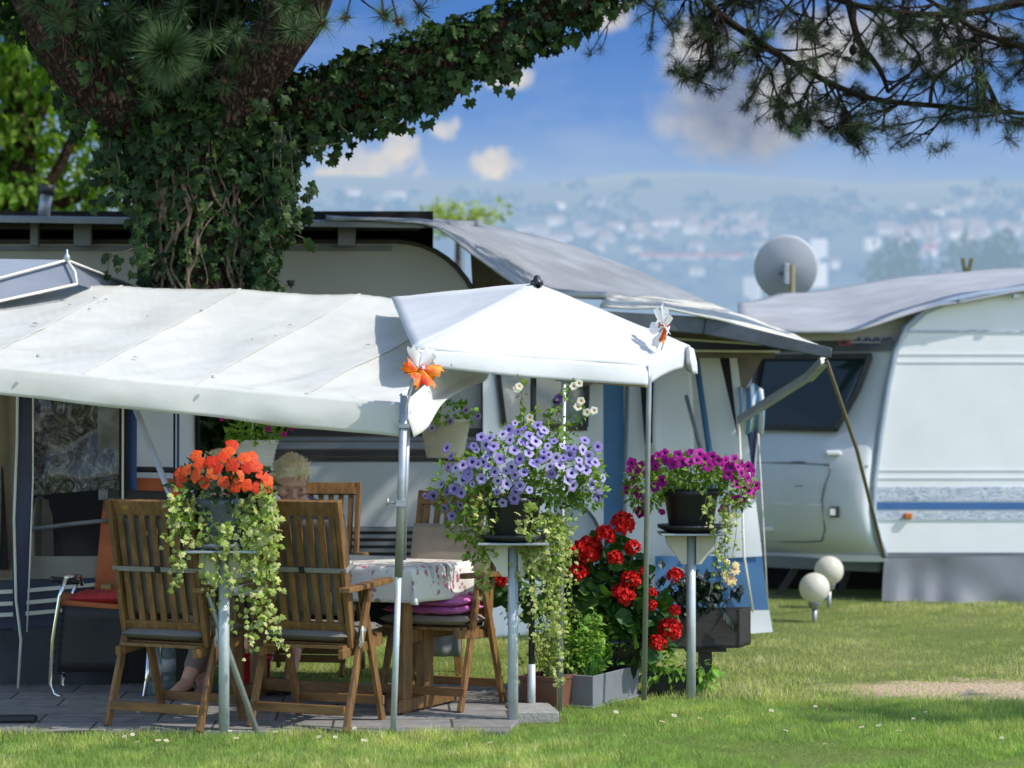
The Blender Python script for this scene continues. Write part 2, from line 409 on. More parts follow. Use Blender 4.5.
white = mask([blob(368, 164, 80, 40), blob(395, 142, 40, 44), blob(488, 162, 50, 26), blob(442, 128, 22, 20), blob(512, 78, 40, 18), blob(330, 175, 40, 16)], nzA, 2.1, .25, .75)
edge = mask([blob(700, 40, 34, 40), blob(775, 95, 70, 44), blob(812, 62, 60, 40), blob(606, 14, 40, 26)], nzB, 1.7, .2, .8)
grey = mask([blob(745, 108, 104, 76), blob(715, 62, 66, 56), blob(900, 40, 160, 40)], nzB, 1.1, .08, .5)
sk = t.mix(t.math('MULTIPLY', edge, .72), blue, S(205, 203, 200))
sk = t.mix(t.math('MULTIPLY', grey, .88), sk, t.ramp(nzB, [(.35, S(134, 144, 164)), (.62, S(196, 198, 202))]))
sk = t.mix(t.math('MULTIPLY', edge, t.ramp(V, [(.13, (.1, .1, .1)), (.155, (.55, .55, .55))])), sk, S(218, 214, 208))
sk = t.mix(t.math('MULTIPLY', white, .85), sk, t.ramp(nzA, [(.3, S(190, 198, 212)), (.7, S(238, 228, 214))]))
bg2 = t.n('Background', {'Color': sk, 'Strength': 1.0})
fe = t.ramp(sep.outputs[2], [(.24, (1, 1, 1)), (.5, (0, 0, 0))])
fy = t.ramp(sep.outputs[1], [(.1, (0, 0, 0)), (.5, (1, 1, 1))])
mxs = t.n('MixShader', {0: t.math('MULTIPLY', fe, fy), 1: bg1.outputs[0], 2: bg2.outputs[0]})
ow = t.t.nodes.new('ShaderNodeOutputWorld'); t.t.links.new(mxs.outputs[0], ow.inputs[0])
# ------------------------------------------------------------------ ground
FW = Vector((.47, .883, 0))           # the way the chairs, the table and the planters are turned
SD = Vector((.883, -.47, 0))
m = bpy.data.materials.new('lawn_soil'); t = NT(m)
tc = t.n('TexCoord'); n1 = t.n('TexNoise', {'Vector': tc.outputs['Object'], 'Scale': 1.1, 'Detail': 9.0, 'Roughness': .65}).outputs[0]
n2 = t.n('TexNoise', {'Vector': tc.outputs['Object'], 'Scale': 40.0, 'Detail': 4.0}).outputs[0]
c = t.ramp(n1, [(.3, (.12, .18, .04)), (.5, (.19, .23, .06)), (.72, (.30, .28, .12))])
c = t.mix(.5, c, t.ramp(n2, [(.3, (.03, .05, .012)), (.7, (.14, .17, .05))]))
sx = t.n('SeparateXYZ', {0: tc.outputs['Object']})
da = t.math('DIVIDE', t.math('SUBTRACT', sx.outputs[0], 2.75), 1.2); db = t.math('DIVIDE', t.math('SUBTRACT', sx.outputs[1], 11.7), .60)
dd = t.math('ADD', t.math('ADD', t.math('MULTIPLY', da, da), t.math('MULTIPLY', db, db)), t.math('MULTIPLY', t.math('SUBTRACT', t.n('TexNoise', {'Vector': tc.outputs['Object'], 'Scale': 2.6, 'Detail': 9.0, 'Roughness': .7}).outputs[0], .5), 2.6))
c = t.mix(t.ramp(dd, [(.45, (1, 1, 1)), (.95, (0, 0, 0))]), c, t.ramp(n2, [(.3, (.38, .28, .175)), (.7, (.64, .49, .33))]))
b = t.n('Bump', {'Height': n2, 'Strength': .8, 'Distance': .03})
t.out(t.n('BsdfPrincipled', {'Base Color': c, 'Roughness': .95, 'Normal': b.outputs[0], 'Specular IOR Level': .1}).outputs[0]); M['lawn'] = m
tag(MB().grid(4, 4, bil((-1500, -60, 0), (1500, -60, 0), (1500, 1400, 0), (-1500, 1400, 0))).build('lawn_ground', M['lawn'], base=(0, 0, 0)), kind='structure')

m = bpy.data.materials.new('patio_boards'); t = NT(m)
tc = t.n('TexCoord'); mp = t.n('Mapping', {'Vector': tc.outputs['Object'], 'Rotation': (0, 0, R(-3))})
br = t.n('TexBrick', {'Vector': mp.outputs[0], 'Color1': (.20, .195, .185), 'Color2': (.27, .26, .245), 'Mortar': (.05, .045, .04), 'Scale': 1.0, 'Mortar Size': .006, 'Brick Width': .55, 'Row Height': .28})
nz = t.n('TexNoise', {'Vector': tc.outputs['Object'], 'Scale': 9.0, 'Detail': 8.0, 'Roughness': .7}).outputs[0]
c = t.mix(1.0, br.outputs[0], t.ramp(nz, [(.3, (.6, .58, .55)), (.7, (1.25, 1.22, 1.2))]), 'MULTIPLY')
b = t.n('Bump', {'Height': br.outputs[1], 'Strength': .6, 'Distance': .01, 'Normal': t.n('Bump', {'Height': nz, 'Strength': .3, 'Distance': .01}).outputs[0]})
t.out(t.n('BsdfPrincipled', {'Base Color': c, 'Roughness': .85, 'Normal': b.outputs[0]}).outputs[0]); M['patio'] = m
DECK = [(-7, 9.98), (-.02, 9.98), (.03, 10.35), (.12, 11.0), (.24, 11.72), (-2.4, 11.72), (-2.4, 13.2), (-7, 13.2)]
tag(MB().slab([(x, y, -.05) for x, y in DECK], (0, 0, .085)).build('patio', M['patio'], bevel=.006), kind='structure')
M['sand'] = mat('bare_soil', (.50, .41, .29), .95, .25, 7, .9, 45, dirt=.75, dirtcol=(.24, .22, .10))
pts = []
for i in range(40):
    a = 2 * math.pi * i / 40; k = 1 + .06 * math.sin(3 * a + 1)
    pts.append((2.75 + 1.15 * k * math.cos(a), 11.7 + .56 * k * math.sin(a), .004))

def inpoly(x, y, poly):
    c = np.zeros(len(x), bool); j = len(poly) - 1
    for i in range(len(poly)):
        xi, yi = poly[i]; xj, yj = poly[j]
        c ^= ((yi > y) != (yj > y)) & (x < (xj - xi) * (y - yi) / (yj - yi + 1e-12) + xi); j = i
    return c
def fbm(x, y, s, seed):
    o = np.zeros_like(x); a = 1
    r = np.random.default_rng(seed)
    for k in range(5):
        th = r.uniform(0, 6.28, 3); ph = r.uniform(0, 6.28, 3)
        for q in range(3): o += a * np.sin((x * np.cos(th[q]) + y * np.sin(th[q])) * s + ph[q]) / 3
        s *= 2.1; a *= .6
    return o
N = 330000
Y = rng.uniform(8.7, 18.6, N); Y = np.where(rng.random(N) < .40, rng.uniform(8.7, 11.2, N), Y)
X = rng.uniform(-.262, .262, N) * Y
k = ~inpoly(X, Y, DECK)
sd = ((X - 2.75) / 1.15) ** 2 + ((Y - 11.7) / .56) ** 2 + .35 * fbm(X, Y, 3.0, 3) + .22 * fbm(X, Y, 11.0, 4)
k &= rng.random(N) < np.clip(.09 + .91 * ((sd - .05) / .85), .09, 1) ** 1.35
k &= ~((Y > 17.4) & (X > 1.8)); k &= ~((Y > 14.75) & (X < 1.65)); k &= ~((Y > 13.3) & (X < -2.4))
k &= ~((X > .0) & (X < .27) & (Y > 10.33) & (Y < 10.62))
X, Y = X[k], Y[k]; n = len(X)
f1 = fbm(X, Y, 1.3, 11); f2 = fbm(X, Y, 5.0, 12)
h = (.034 + .012 * f1 + .010 * f2 + .007 * fbm(X, Y, 14.0, 13)) * rng.uniform(.55, 1.4, n)
h *= np.where(Y > 12.2, .8, 1.0); h = np.clip(h, .012, .085)
edge = (Y < 10.12) & (Y > 9.75) & (X < .1); h = np.where(edge, h * 1.25, h)
f3 = fbm(X, Y, 14.0, 13)
dry = (f1 * .6 + f2 * .40 + f3 * .35 + .12 + np.clip((Y - 10.6) / 3.0, -.5, .75) * np.clip((X + .2) / 1.0, .1, 1) + rng.normal(size=n) * .35)
d = np.stack([rng.normal(size=n) * .38, rng.normal(size=n) * .38, np.ones(n)], 1)
nb = NB(); pos = np.stack([X, Y, np.full(n, -.003)], 1)
tvb = (T_BLADE[0] * np.array([1.0, 1, 1.6]), T_BLADE[1])
for mi, sel in enumerate((dry <= .35, (dry > .35) & (dry <= .95), dry > .95)):
    nb.scatter(tvb, pos[sel], d[sel], rdir(sel.sum()), h[sel], mi)
M['grass1'] = leafmat('grass_green', [(.20, .32, .08), (.30, .445, .13), (.42, .56, .19)], .5, .55)
M['grass2'] = leafmat('grass_yellow_green', [(.40, .47, .14), (.52, .57, .19), (.62, .63, .26)], .55, .5)
M['grass3'] = leafmat('grass_dry', [(.58, .54, .27), (.68, .62, .37), (.54, .57, .24)], .6, .4)
tag(nb.build('lawn_grass', [M['grass1'], M['grass2'], M['grass3']]), 'short mown green grass with dry yellow patches', 'grass', kind='stuff')
# daisies in the grass
def daisy_mesh():
    mb = MB(); mb.tube([(0, 0, -.045), (0, 0, 0)], .0012, 4); mb.cur = 1
    for i in range(9):
        a = 2 * math.pi * i / 9; ca, sa = math.cos(a), math.sin(a)
        mb.add([(.002 * ca, .002 * sa, .001), (.010 * ca - .004 * sa, .010 * sa + .004 * ca, .003), (.014 * ca, .014 * sa, .004), (.010 * ca + .004 * sa, .010 * sa - .004 * ca, .003)], [(0, 1, 2, 3)])
    mb.cur = 2; mb.lathe((0, 0, 0), [(.005, 0), (.0045, .004), (.0001, .005)], 8)
    return mb
dz = daisy_mesh().build('daisy', [M['stem'], M['whitepet'], M['yellow_c']], local=True)
dpts = [(rnd.uniform(110, 500), rnd.uniform(9.5, 9.9)) for _ in range(14)] + [(rnd.uniform(600, 1010), rnd.uniform(9.4, 10.9)) for _ in range(16)]
for i, (px, Y_) in enumerate(dpts):
    o = dz if i == 0 else dz.copy()
    if i: COL.objects.link(o)
    o.location = G(px, Y_, rnd.uniform(.045, .062)); o.rotation_euler = (rnd.uniform(-.3, .3) + .25, rnd.uniform(-.3, .3), 0); s_ = rnd.uniform(.7, 1.1); o.scale = (s_,) * 3
    tag(o, 'tiny white daisy flowering in the mown lawn', 'daisy', 'daisies in the lawn')

# ------------------------------------------------------------------ far hills, town
HZC = S(152, 182, 216)
def hillz(x, y):
    t_ = max(0, min(1, (y - 500) / 1500)); t_ = t_ * t_ * (3 - 2 * t_)
    return t_ * (205 - .010 * x) + t_ * (20 * noise.noise((x / 210, y / 400, 0)) + 5 * noise.noise((x / 80, y / 120, 3))) - (.0 if y > 520 else 0) - (max(0, y - 2050) * .14)
def hillfn(u, v): x = lerp(-900, 900, u); y = lerp(480, 2500, v); return Vector((x, y, hillz(x, y)))
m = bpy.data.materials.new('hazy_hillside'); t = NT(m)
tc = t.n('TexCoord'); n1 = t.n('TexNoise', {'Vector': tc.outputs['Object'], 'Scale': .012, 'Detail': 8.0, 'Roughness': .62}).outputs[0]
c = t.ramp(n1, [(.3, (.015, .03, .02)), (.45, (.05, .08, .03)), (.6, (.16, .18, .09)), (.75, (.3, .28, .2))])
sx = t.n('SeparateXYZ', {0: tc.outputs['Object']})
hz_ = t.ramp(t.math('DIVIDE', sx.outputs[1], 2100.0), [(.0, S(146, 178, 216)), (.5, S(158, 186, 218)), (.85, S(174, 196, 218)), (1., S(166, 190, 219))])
df = t.n('BsdfDiffuse', {'Color': c}); em = t.n('Emission', {'Color': hz_, 'Strength': 1.0})  # hill haze painted in as emission, paler towards the crest
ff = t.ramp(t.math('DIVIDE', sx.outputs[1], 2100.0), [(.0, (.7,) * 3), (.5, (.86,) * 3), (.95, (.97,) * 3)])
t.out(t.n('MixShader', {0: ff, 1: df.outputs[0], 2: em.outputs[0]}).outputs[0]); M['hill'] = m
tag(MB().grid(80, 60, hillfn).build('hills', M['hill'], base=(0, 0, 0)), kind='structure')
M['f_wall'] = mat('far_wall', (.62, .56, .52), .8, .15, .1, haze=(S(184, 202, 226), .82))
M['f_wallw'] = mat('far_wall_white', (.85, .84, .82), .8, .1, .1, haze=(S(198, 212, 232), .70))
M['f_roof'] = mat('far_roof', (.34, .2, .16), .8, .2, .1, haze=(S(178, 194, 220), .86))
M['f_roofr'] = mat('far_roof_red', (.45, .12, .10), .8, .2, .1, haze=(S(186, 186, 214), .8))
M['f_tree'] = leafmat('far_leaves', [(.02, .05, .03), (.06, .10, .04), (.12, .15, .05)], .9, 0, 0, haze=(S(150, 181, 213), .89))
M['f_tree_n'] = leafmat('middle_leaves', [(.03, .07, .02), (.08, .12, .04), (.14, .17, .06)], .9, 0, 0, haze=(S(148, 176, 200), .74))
def on_hill(px, py):
    y = 500.0
    while y < 2300:
        x = (px - 512) / FPX * y; z = EYE - (py - HZ) / FPX * y
        if hillz(x, y) >= z: return Vector((x, y, z))
        y += 6
    return None
def far_house(px, py, w, h_, d, kind):
    p = on_hill(px, py)
    if p is None: return
    k = p.y / FPX; w, h_, d = w * k, h_ * k, d * k; a = rnd.uniform(-.5, .5); r = Matrix.Rotation(a, 3, 'Z')
    mb = MB(); mb.box((0, 0, h_ * .25), (w, d, h_ * 1.5))
    if kind == 'block':
        mb.cur = 1; mb.box((0, 0, h_ + .15 * k), (w * 1.04, d * 1.04, h_ * .06))
        for j in range(5): mb.box((0, -d / 2, h_ * (.12 + .18 * j)), (w * .86, .3 * k, h_ * .06))
    else:
        mb.cur = 1; e = w * .06; z0 = h_ * 1.005; z1 = h_ * 1.5
        mb.add([(-w/2-e, -d/2-e, z0), (w/2+e, -d/2-e, z0), (w/2+e, d/2+e, z0), (-w/2-e, d/2+e, z0), (-w/2, 0, z1), (w/2, 0, z1)], [(0, 1, 5, 4), (3, 4, 5, 2), (0, 4, 3), (1, 2, 5), (0, 3, 2, 1)])
    mb.v = [r @ v + p for v in mb.v]
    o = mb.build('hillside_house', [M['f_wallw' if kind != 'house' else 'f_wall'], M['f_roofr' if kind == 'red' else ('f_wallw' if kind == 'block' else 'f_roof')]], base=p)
    return o
for i in range(120):
    row = rnd.random()
    if row < .42: px, py = rnd.uniform(520, 760), 236 + rnd.gauss(0, 7)
    elif row < .6: px, py = rnd.uniform(880, 1024), 236 + rnd.gauss(0, 8)
    elif row < .72: px, py = rnd.uniform(300, 480), 204 + rnd.gauss(0, 9)
    else: px, py = rnd.uniform(480, 1040), rnd.uniform(205, 285)
    o = far_house(px, py, rnd.uniform(8, 19), rnd.uniform(4, 8), rnd.uniform(7, 12), 'house' if rnd.random() < .6 else 'white')
    if o: tag(o, 'small pale gabled house on the hazy hillside across the water', 'house', 'houses on the far hillside')
far = [(818, 262, 16, 22, 10, 'block', 'tall white apartment block on the hillside right of the satellite dish'),
       (816, 288, 20, 24, 10, 'block', 'white apartment block standing lower on the slope just right of the satellite dish'),
       (872, 252, 15, 13, 10, 'block', 'small white flat roofed block on the hillside midway between dish and right edge'),
       (752, 300, 16, 22, 10, 'block', 'white flat roofed block half hidden left of the satellite dish'),
       (930, 258, 14, 9, 9, 'red', 'small white house with red roof above the forked post on the caravan roof')]
for a in far:
    o = far_house(*a[:6])
    if o: tag(o, a[6], 'building')
p = on_hill(690, 260); k = p.y / FPX
o = MB(); o.box(p + Vector((0, 0, 2 * k)), (104 * k, 8 * k, 5 * k)); o.cur = 1; o.box(p + Vector((0, 0, 5.2 * k)), (108 * k, 9 * k, 3 * k))
tag(o.build('long_building', [M['f_wall'], M['f_roofr']]), 'long low building with reddish roof on the far hillside', 'building')
nb = NB()
for i in range(520):
    px, py = rnd.uniform(230, 1060), rnd.uniform(186, 300)
    if rnd.random() < .7: py = rnd.choice((216, 250, 272, 290)) + rnd.gauss(0, 7)
    p = on_hill(px, py)
    if p is None: continue
    k = p.y / FPX; r = rnd.uniform(3, 8) * k
    q = rdir(36) * np.array([r * 1.3, r, r * .8]) + np.array(p) + np.array([0, 0, r * .5])
    nb.scatter(T_GLOB, q, rdir(36), rdir(36), r * rng.uniform(.5, .9, 36))
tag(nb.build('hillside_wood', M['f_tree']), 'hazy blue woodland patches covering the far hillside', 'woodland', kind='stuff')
def far_tree(px, py, Y, w, h_, mt, name, label):
    c = P(px, py, Y); k = Y / FPX; root = thing(name, label, 'tree', (c.x, Y, 0), group=None)
    n_ = 420; q = rdir(n_) * (rng.random((n_, 1)) ** .4) * np.array([w * k / 2, w * k / 2, h_ * k / 2]) * (1 + .25 * np.sin(rng.uniform(0, 6, (n_, 1))))
    q = q + np.array(c)
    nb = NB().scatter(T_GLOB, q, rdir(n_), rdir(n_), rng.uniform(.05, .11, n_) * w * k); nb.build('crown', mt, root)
    MB().tube([(c.x, Y, 0), (c.x, Y, c.z - h_ * k * .1)], [w * k * .05, w * k * .02], 6).build('trunk', M['twig'], root)
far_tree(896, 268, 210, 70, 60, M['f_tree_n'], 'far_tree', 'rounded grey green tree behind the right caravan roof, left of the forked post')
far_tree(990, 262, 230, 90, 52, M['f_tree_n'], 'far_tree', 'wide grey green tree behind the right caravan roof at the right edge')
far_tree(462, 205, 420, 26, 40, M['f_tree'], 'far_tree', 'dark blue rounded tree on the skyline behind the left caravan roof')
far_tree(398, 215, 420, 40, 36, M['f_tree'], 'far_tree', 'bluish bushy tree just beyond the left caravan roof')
nbare = NB(); c0 = P(930, 268, 120)
def bare(p, d, L, r, dep):
    q = p + d * L; nbare.tube([p, q], [r, r * .6], 4)
    if dep:
        for _ in range(3): bare(q, (d + Vector((rnd.uniform(-.7, .7), rnd.uniform(-.5, .5), rnd.uniform(-.1, .5)))).normalized(), L * .68, r * .55, dep - 1)
tr = thing('bare_tree', 'thin leafless hazy tree rising behind the forked post on the right caravan roof', 'tree', (c0.x, 120, 0))
bare(Vector((c0.x, 120, 0)), Vector((0, 0, 1)), c0.z, .12, 0); bare(c0, Vector((0, 0, 1)), 1.3, .05, 4)
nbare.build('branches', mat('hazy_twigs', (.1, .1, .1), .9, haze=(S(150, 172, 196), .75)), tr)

# ------------------------------------------------------------------ left caravan with its roof
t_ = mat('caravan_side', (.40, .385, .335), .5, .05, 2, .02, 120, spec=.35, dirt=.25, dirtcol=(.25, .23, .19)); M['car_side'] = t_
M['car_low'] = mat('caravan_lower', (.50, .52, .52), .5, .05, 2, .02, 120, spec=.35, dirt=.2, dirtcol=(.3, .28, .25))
M['car_white'] = mat('caravan_white', (.92, .92, .92), .4, .03, 3, dirt=.12, dirtcol=(.6, .6, .58), spec=.4)
M['car_white_shade'] = mat('caravan_shade', (.76, .78, .81), .4, .05, 2.5, .01, 30, dirt=.18, dirtcol=(.5, .5, .5), spec=.45)  # white body with the shade on its front put into the colour
M['trim'] = mat('dark_trim', (.035, .032, .03), .5, .3, 6)
M['trimgrey'] = mat('grey_trim', (.17, .185, .205), .5, .15, 6)
M['tarp'] = mat('roof_tarp', (.27, .285, .305), .8, .22, 3, .25, 22, dirt=.5, dirtcol=(.14, .14, .13))
M['tarp_pale'] = mat('roof_tarp_pale', (.385, .39, .40), .85, .14, 3, .25, 22, dirt=.5, dirtcol=(.28, .28, .28), spec=.1)
M['tarp_beige'] = mat('tarp_beige', (.66, .63, .54), .8, .18, 4, .3, 18, dirt=.6, dirtcol=(.24, .23, .18))
M['fascia'] = mat('fascia_grey', (.10, .112, .125), .6, .25, 6, .1, 20, dirt=.5, dirtcol=(.05, .05, .05))
M['brown'] = mat('brown_canvas', (.17, .14, .10), .8, .25, 6)
g = bpy.data.materials.new('dark_glass'); t = NT(g)
t.out(t.n('BsdfPrincipled', {'Base Color': (.018, .035, .04, 1), 'Roughness': .06, 'Specular IOR Level': .35}).outputs[0]); M['glass'] = g
cv = thing('caravan', 'long tan caravan in the shade behind the table, dark stripes along its side', 'caravan', (-2.6, 15.6, 0))
YA = 14.5; xr = P(483, 300, YA).x; zt = P(0, 243, YA).z
arc = [Vector((xr - .58 + .58 * math.sin(a), 0, zt - .62 + .62 * math.cos(a))) for a in [R(90) * i / 10 for i in range(11)]]
prof = [Vector((-6.2, 0, .30)), Vector((-6.2, 0, zt))] + arc + [Vector((xr, 0, .30))]
mb = MB(); zs = P(0, 462, YA).z
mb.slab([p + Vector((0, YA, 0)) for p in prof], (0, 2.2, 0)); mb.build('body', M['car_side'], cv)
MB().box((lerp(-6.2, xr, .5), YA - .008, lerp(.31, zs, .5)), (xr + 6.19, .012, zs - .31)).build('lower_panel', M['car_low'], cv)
rail = [Vector((-6.2, YA - .02, zt + .01))] + [p + Vector((.005, YA - .02, .012)) for p in arc] + [Vector((xr + .005, YA - .02, .4))]
MB().tube(rail, .016, 8).build('awning_rail', M['trim'], cv)
MB().box((lerp(-6.2, xr - .6, .5), YA - .015, zt - .035), (xr + 5.6, .02, .03)).build('top_moulding', M['trimgrey'], cv)
bands = [(428, 436, 'trim'), (437, 441, 'trimgrey'), (442, 449, 'car_low2'), (450, 456, 'trim'), (457, 461, 'trim')]
M['car_low2'] = mat('grey_stripe', (.22, .24, .27), .5, .1)
for a, b_, k in bands:
    MB().box((lerp(-6.2, xr, .5), YA - .018, P(0, (a + b_) / 2, YA).z), (xr + 6.18, .014, (b_ - a) / FPX * YA * .94)).build('side_stripe', M[k], cv)
gx0, gx1 = P(300, 0, YA).x, P(478, 0, YA).x; vg = MB(); vg.box(((gx0 + gx1) / 2, YA - .018, P(0, 543, YA).z), (gx1 - gx0, .012, .215))
vent = vg.build('vent_grille', M['trim'], cv)
for i in range(5):
    z = P(0, 529 + 7 * i, YA).z; vg = MB(); vg.bar((gx0, YA - .04, z), (gx1, YA - .04, z), .02, .024); vg.build('slat', M['trimgrey'], vent, local=False).location = (0, 0, 0)
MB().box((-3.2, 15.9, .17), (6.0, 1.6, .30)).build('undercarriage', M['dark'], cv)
# flat protective roof on posts above it
rf = MB(); rf.slab([(-6.6, 14.05, 2.735), (P(424, 224, 14.1).x, 14.05, 2.655), (P(424, 224, 14.1).x + .35, 16.5, 2.88), (-6.6, 16.5, 2.95)], (0, 0, .035)); 
shelter = thing('roof_shelter', 'weathered flat grey shelter roof raised on posts over the tan caravan', 'roof', (-2.6, 15.4, 2.6))
rf.build('roof_sheet', M['tarp'], shelter)
for px in (35, 83, 182, 276, 347):
    x = P(px, 230, 14.35).x; MB().box((x, 14.35, 2.645), (.05 if px != 83 and px != 347 else .11, .06, .16)).build('post', M['trimgrey'], shelter)
MB().bar((-6.4, 14.4, 2.705), (P(420, 0, 14.4).x, 14.4, 2.685), .05, .035).build('beam', M['trim'], shelter)
MB().box((-3.55, 15.35, 2.75), (6.0, .03, .26)).build('gap_shade', M['dark'], shelter)  # added near-black sheet standing for the shade in the gap under the roof
c = P(44, 212, 15.2)
vp = thing('vent_pipe', 'short grey metal vent pipe leaning on the shelter roof behind the tree', 'vent pipe', c)
MB().tube([c + Vector((-.005, 0, -.05)), c + Vector((.02, 0, .14))], .042, 12).build('pipe', M['steel'], vp); MB().tube([c + Vector((.018, 0, .12)), c + Vector((.026, 0, .19))], .052, 12).build('cap', M['trim'], vp)

# ------------------------------------------------------------------ awning joined to the left caravan
aw = thing('awning_tent', 'white and blue caravan awning with grey roof and dark gable beam, window at its left', 'awning', (1.0, 15, 0))
def dens(pl, k=8):
    c = [Vector(p) for p in pl]; out = []
    for i in range(len(c) - 1):
        p0, p1, p2, p3 = c[max(i - 1, 0)], c[i], c[i + 1], c[min(i + 2, len(c) - 1)]
        for j in range(k):
            s_ = j / k; out.append(.5 * ((2 * p1) + (p2 - p0) * s_ + (2 * p0 - 5 * p1 + 4 * p2 - p3) * s_ ** 2 + (3 * p1 - p0 - 3 * p2 + p3) * s_ ** 3))
    return out + [c[-1]]
LT = dens([P(326, 215, 16.2), P(430, 217.5, 16.4), P(545, 236, 16.8), P(625, 266, 16.6), P(706, 300, 16.3)])
LB_ = dens([P(326, 217.5, 14.03), P(424, 224, 14.0), P(478, 256, 14.1), P(530, 290, 14.2), P(612, 298, 14.4)])
fn = lambda u, v: LT[int(round(u * 32))].lerp(LB_[int(round(u * 32))], v); nu, nv = 32, 12
def sag(fn, a=.02, f=3.0):
    return lambda u, v: fn(u, v) + Vector((0, 0, a * noise.noise(fn(u, v) * f)))
MB().grid(nu, nv, sag(fn)).build('roof_tarp', M['tarp'], aw, solid=.012)
MB().tube([P(526, 293, 14.1), P(560, 295, 14.15), P(606, 295, 14.3)], .022, 8).build('tarp_roll', M['tarp_pale'], aw)
fn, nu, nv = loft([[P(606, 296, 14.3), P(645, 296, 15.2), P(706, 301, 16.2), P(760, 322, 16.2)], [P(600, 306, 13.85), P(660, 307, 13.8), P(712, 316, 13.75), P(832, 348, 13.7)]], 20, 8)
MB().grid(nu, nv, sag(fn, .03)).build('beige_tarp', M['tarp_beige'], aw, solid=.015)
def strip(a0, a1, b1, b0, th=.06): return MB().slab([a0, a1, b1, b0], (0, th, 0))
strip(P(590, 310, 13.8), P(706, 317, 13.8), P(704, 334, 13.8), P(590, 324, 13.8)).build('fascia', M['fascia'], aw, bevel=.005)
strip(P(706.5, 317, 13.78), P(832, 348, 13.6), P(831, 358, 13.6), P(704, 334, 13.78)).build('gable_beam', M['fascia'], aw, bevel=.005)
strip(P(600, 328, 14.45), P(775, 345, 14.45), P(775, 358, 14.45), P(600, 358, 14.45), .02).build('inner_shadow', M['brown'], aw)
strip(P(600, 335, 14.4), P(778, 346, 14.4), P(790, 351, 14.4), P(600, 350, 14.4), .01).build('navy_band', M['navy'], aw)
for y0, y1 in ((334, 345.5), (350, 351.5)): MB().tube([P(600, y0, 14.38), P(780, y1, 14.38)], .008, 6).build('piping', M['piping'], aw)
MB().slab([P(470, 245, 14.75), P(540, 300, 14.75), P(770, 345, 14.9), P(745, 390, 14.9), P(700, 350, 14.9), P(480, 420, 14.75)], (0, .02, 0)).build('gable_canvas', M['brown'], aw)
M['tent'] = mat('tent_white', (.86, .87, .87), .6, .05, 3, .10, 9, trans=.25, dirt=.12, dirtcol=(.6, .6, .57))
M['blue_patch'] = mat('tent_blue', (.05, .15, .30), .6, .12, 5, .08, 10, trans=.1)
# window side: turned towards the sun
def WP(px, py, o=0.0):
    u = (px - 483) / 122; Y = lerp(14.42, 15.0, u) - o; return P(px, py, Y)
def rip(fn, a=.02, f=2.4, dr=(0, -1, 0)): 
    dr = Vector(dr); return lambda u, v: fn(u, v) + dr * a * noise.noise(fn(u, v) * f + Vector((5, 0, 0)))
fn = bil(WP(483, 640), WP(606, 645), WP(606, 345), WP(483, 345)); MB().grid(12, 18, rip(fn, .015)).build('side_wall', M['car_white'], aw)
wf = MB()
for a, b_ in (((498, 370), (588, 370)), ((588, 370), (586, 427)), ((586, 427), (512, 427)), ((505, 427), (498, 370))): wf.bar(WP(*a, .03), WP(*b_, .03), .03, .05)
wfo = wf.build('window', M['trim'], aw)
M['grey_pane'] = mat('grey_window', (.30, .33, .36), .12, .25, 4, spec=.7)
MB().add([WP(499, 370, .018), WP(588, 370, .018), WP(586, 427, .018), WP(506, 427, .018)], [(0, 1, 2, 3)]).build('pane', M['grey_pane'], wfo).location = (0, 0, 0)
lk = [WP(556, 640, .02), WP(556, 497, .02)] + [WP(556 + 46 * math.sin(a), 545 - 48 * math.cos(a), .02) for a in [R(90) * i / 8 for i in range(9)]] + [WP(603, 640, .02)]
MB().poly(lk).build('rounded_flap', mat('flap_grey', (.42, .45, .48), .6, .08, 4, .05, 20), aw)
MB().tube([p + Vector((0, -.01, 0)) for p in lk[1:]], .009, 6).build('flap_piping', M['trimgrey'], aw)
fn = bil(P(604, 640, 14.7), P(624, 640, 14.72), P(624, 380, 14.72), P(603, 345, 14.7)); MB().grid(3, 14, rip(fn, .02)).build('blue_stripe', M['blue_patch'], aw)
fn = bil(P(623, 642, 14.85), P(700, 640, 14.85), P(700, 345, 14.85), P(623, 345, 14.85)); MB().grid(10, 14, rip(fn, .03)).build('door_wall', M['tent'], aw)
fn, nu, nv = loft([[P(655, 352, 14.7), P(690, 352, 14.7)], [P(653, 400, 14.68), P(693, 402, 14.68)], [P(653, 447, 14.64), P(694, 448, 14.66)], [P(654, 455, 14.66), P(693, 456, 14.68)]], 10, 14)
MB().grid(nu, nv, rip(fn, .05, 3)).build('rolled_flap', M['tent'], aw, solid=.02)
MB().slab([P(640, 380, 14.75), P(655, 380, 14.75), P(662, 440, 14.75), P(645, 445, 14.75)], (0, .02, 0)).build('door_gap', M['dark'], aw)
fn = lambda u, v: P(lerp(656, 692, u), lerp(500, 452, v), 14.74) + Vector((0, .035 * math.sin(u * 26), 0))
MB().grid(40, 6, fn).build('lace_curtain', M['sail'], aw)
for x0, y0, x1, y1 in ((627, 385, 622, 640), (686, 395, 706, 470)): MB().tube([P(x0, y0, 14.66), P(x1, y1, 14.66)], .014, 8).build('tent_pole', M['trimgrey'], aw)
MB().tube([P(695, 350, 14.68), P(712, 470, 14.68), P(716, 560, 14.6)], .02, 8).build('blue_piping', M['blue_patch'], aw)
fn, nu, nv = loft([[P(690, 352, 14.8), P(722, 352, 14.8), P(736, 352, 14.8)], [P(690, 470, 14.75), P(735, 455, 14.7), P(750, 455, 14.7)], [P(680, 560, 14.6), P(730, 558, 14.5), P(762, 556, 14.5)]], 14, 12)
MB().grid(nu, nv, rip(fn, .05, 2)).build('corner_wall', M['tent'], aw)
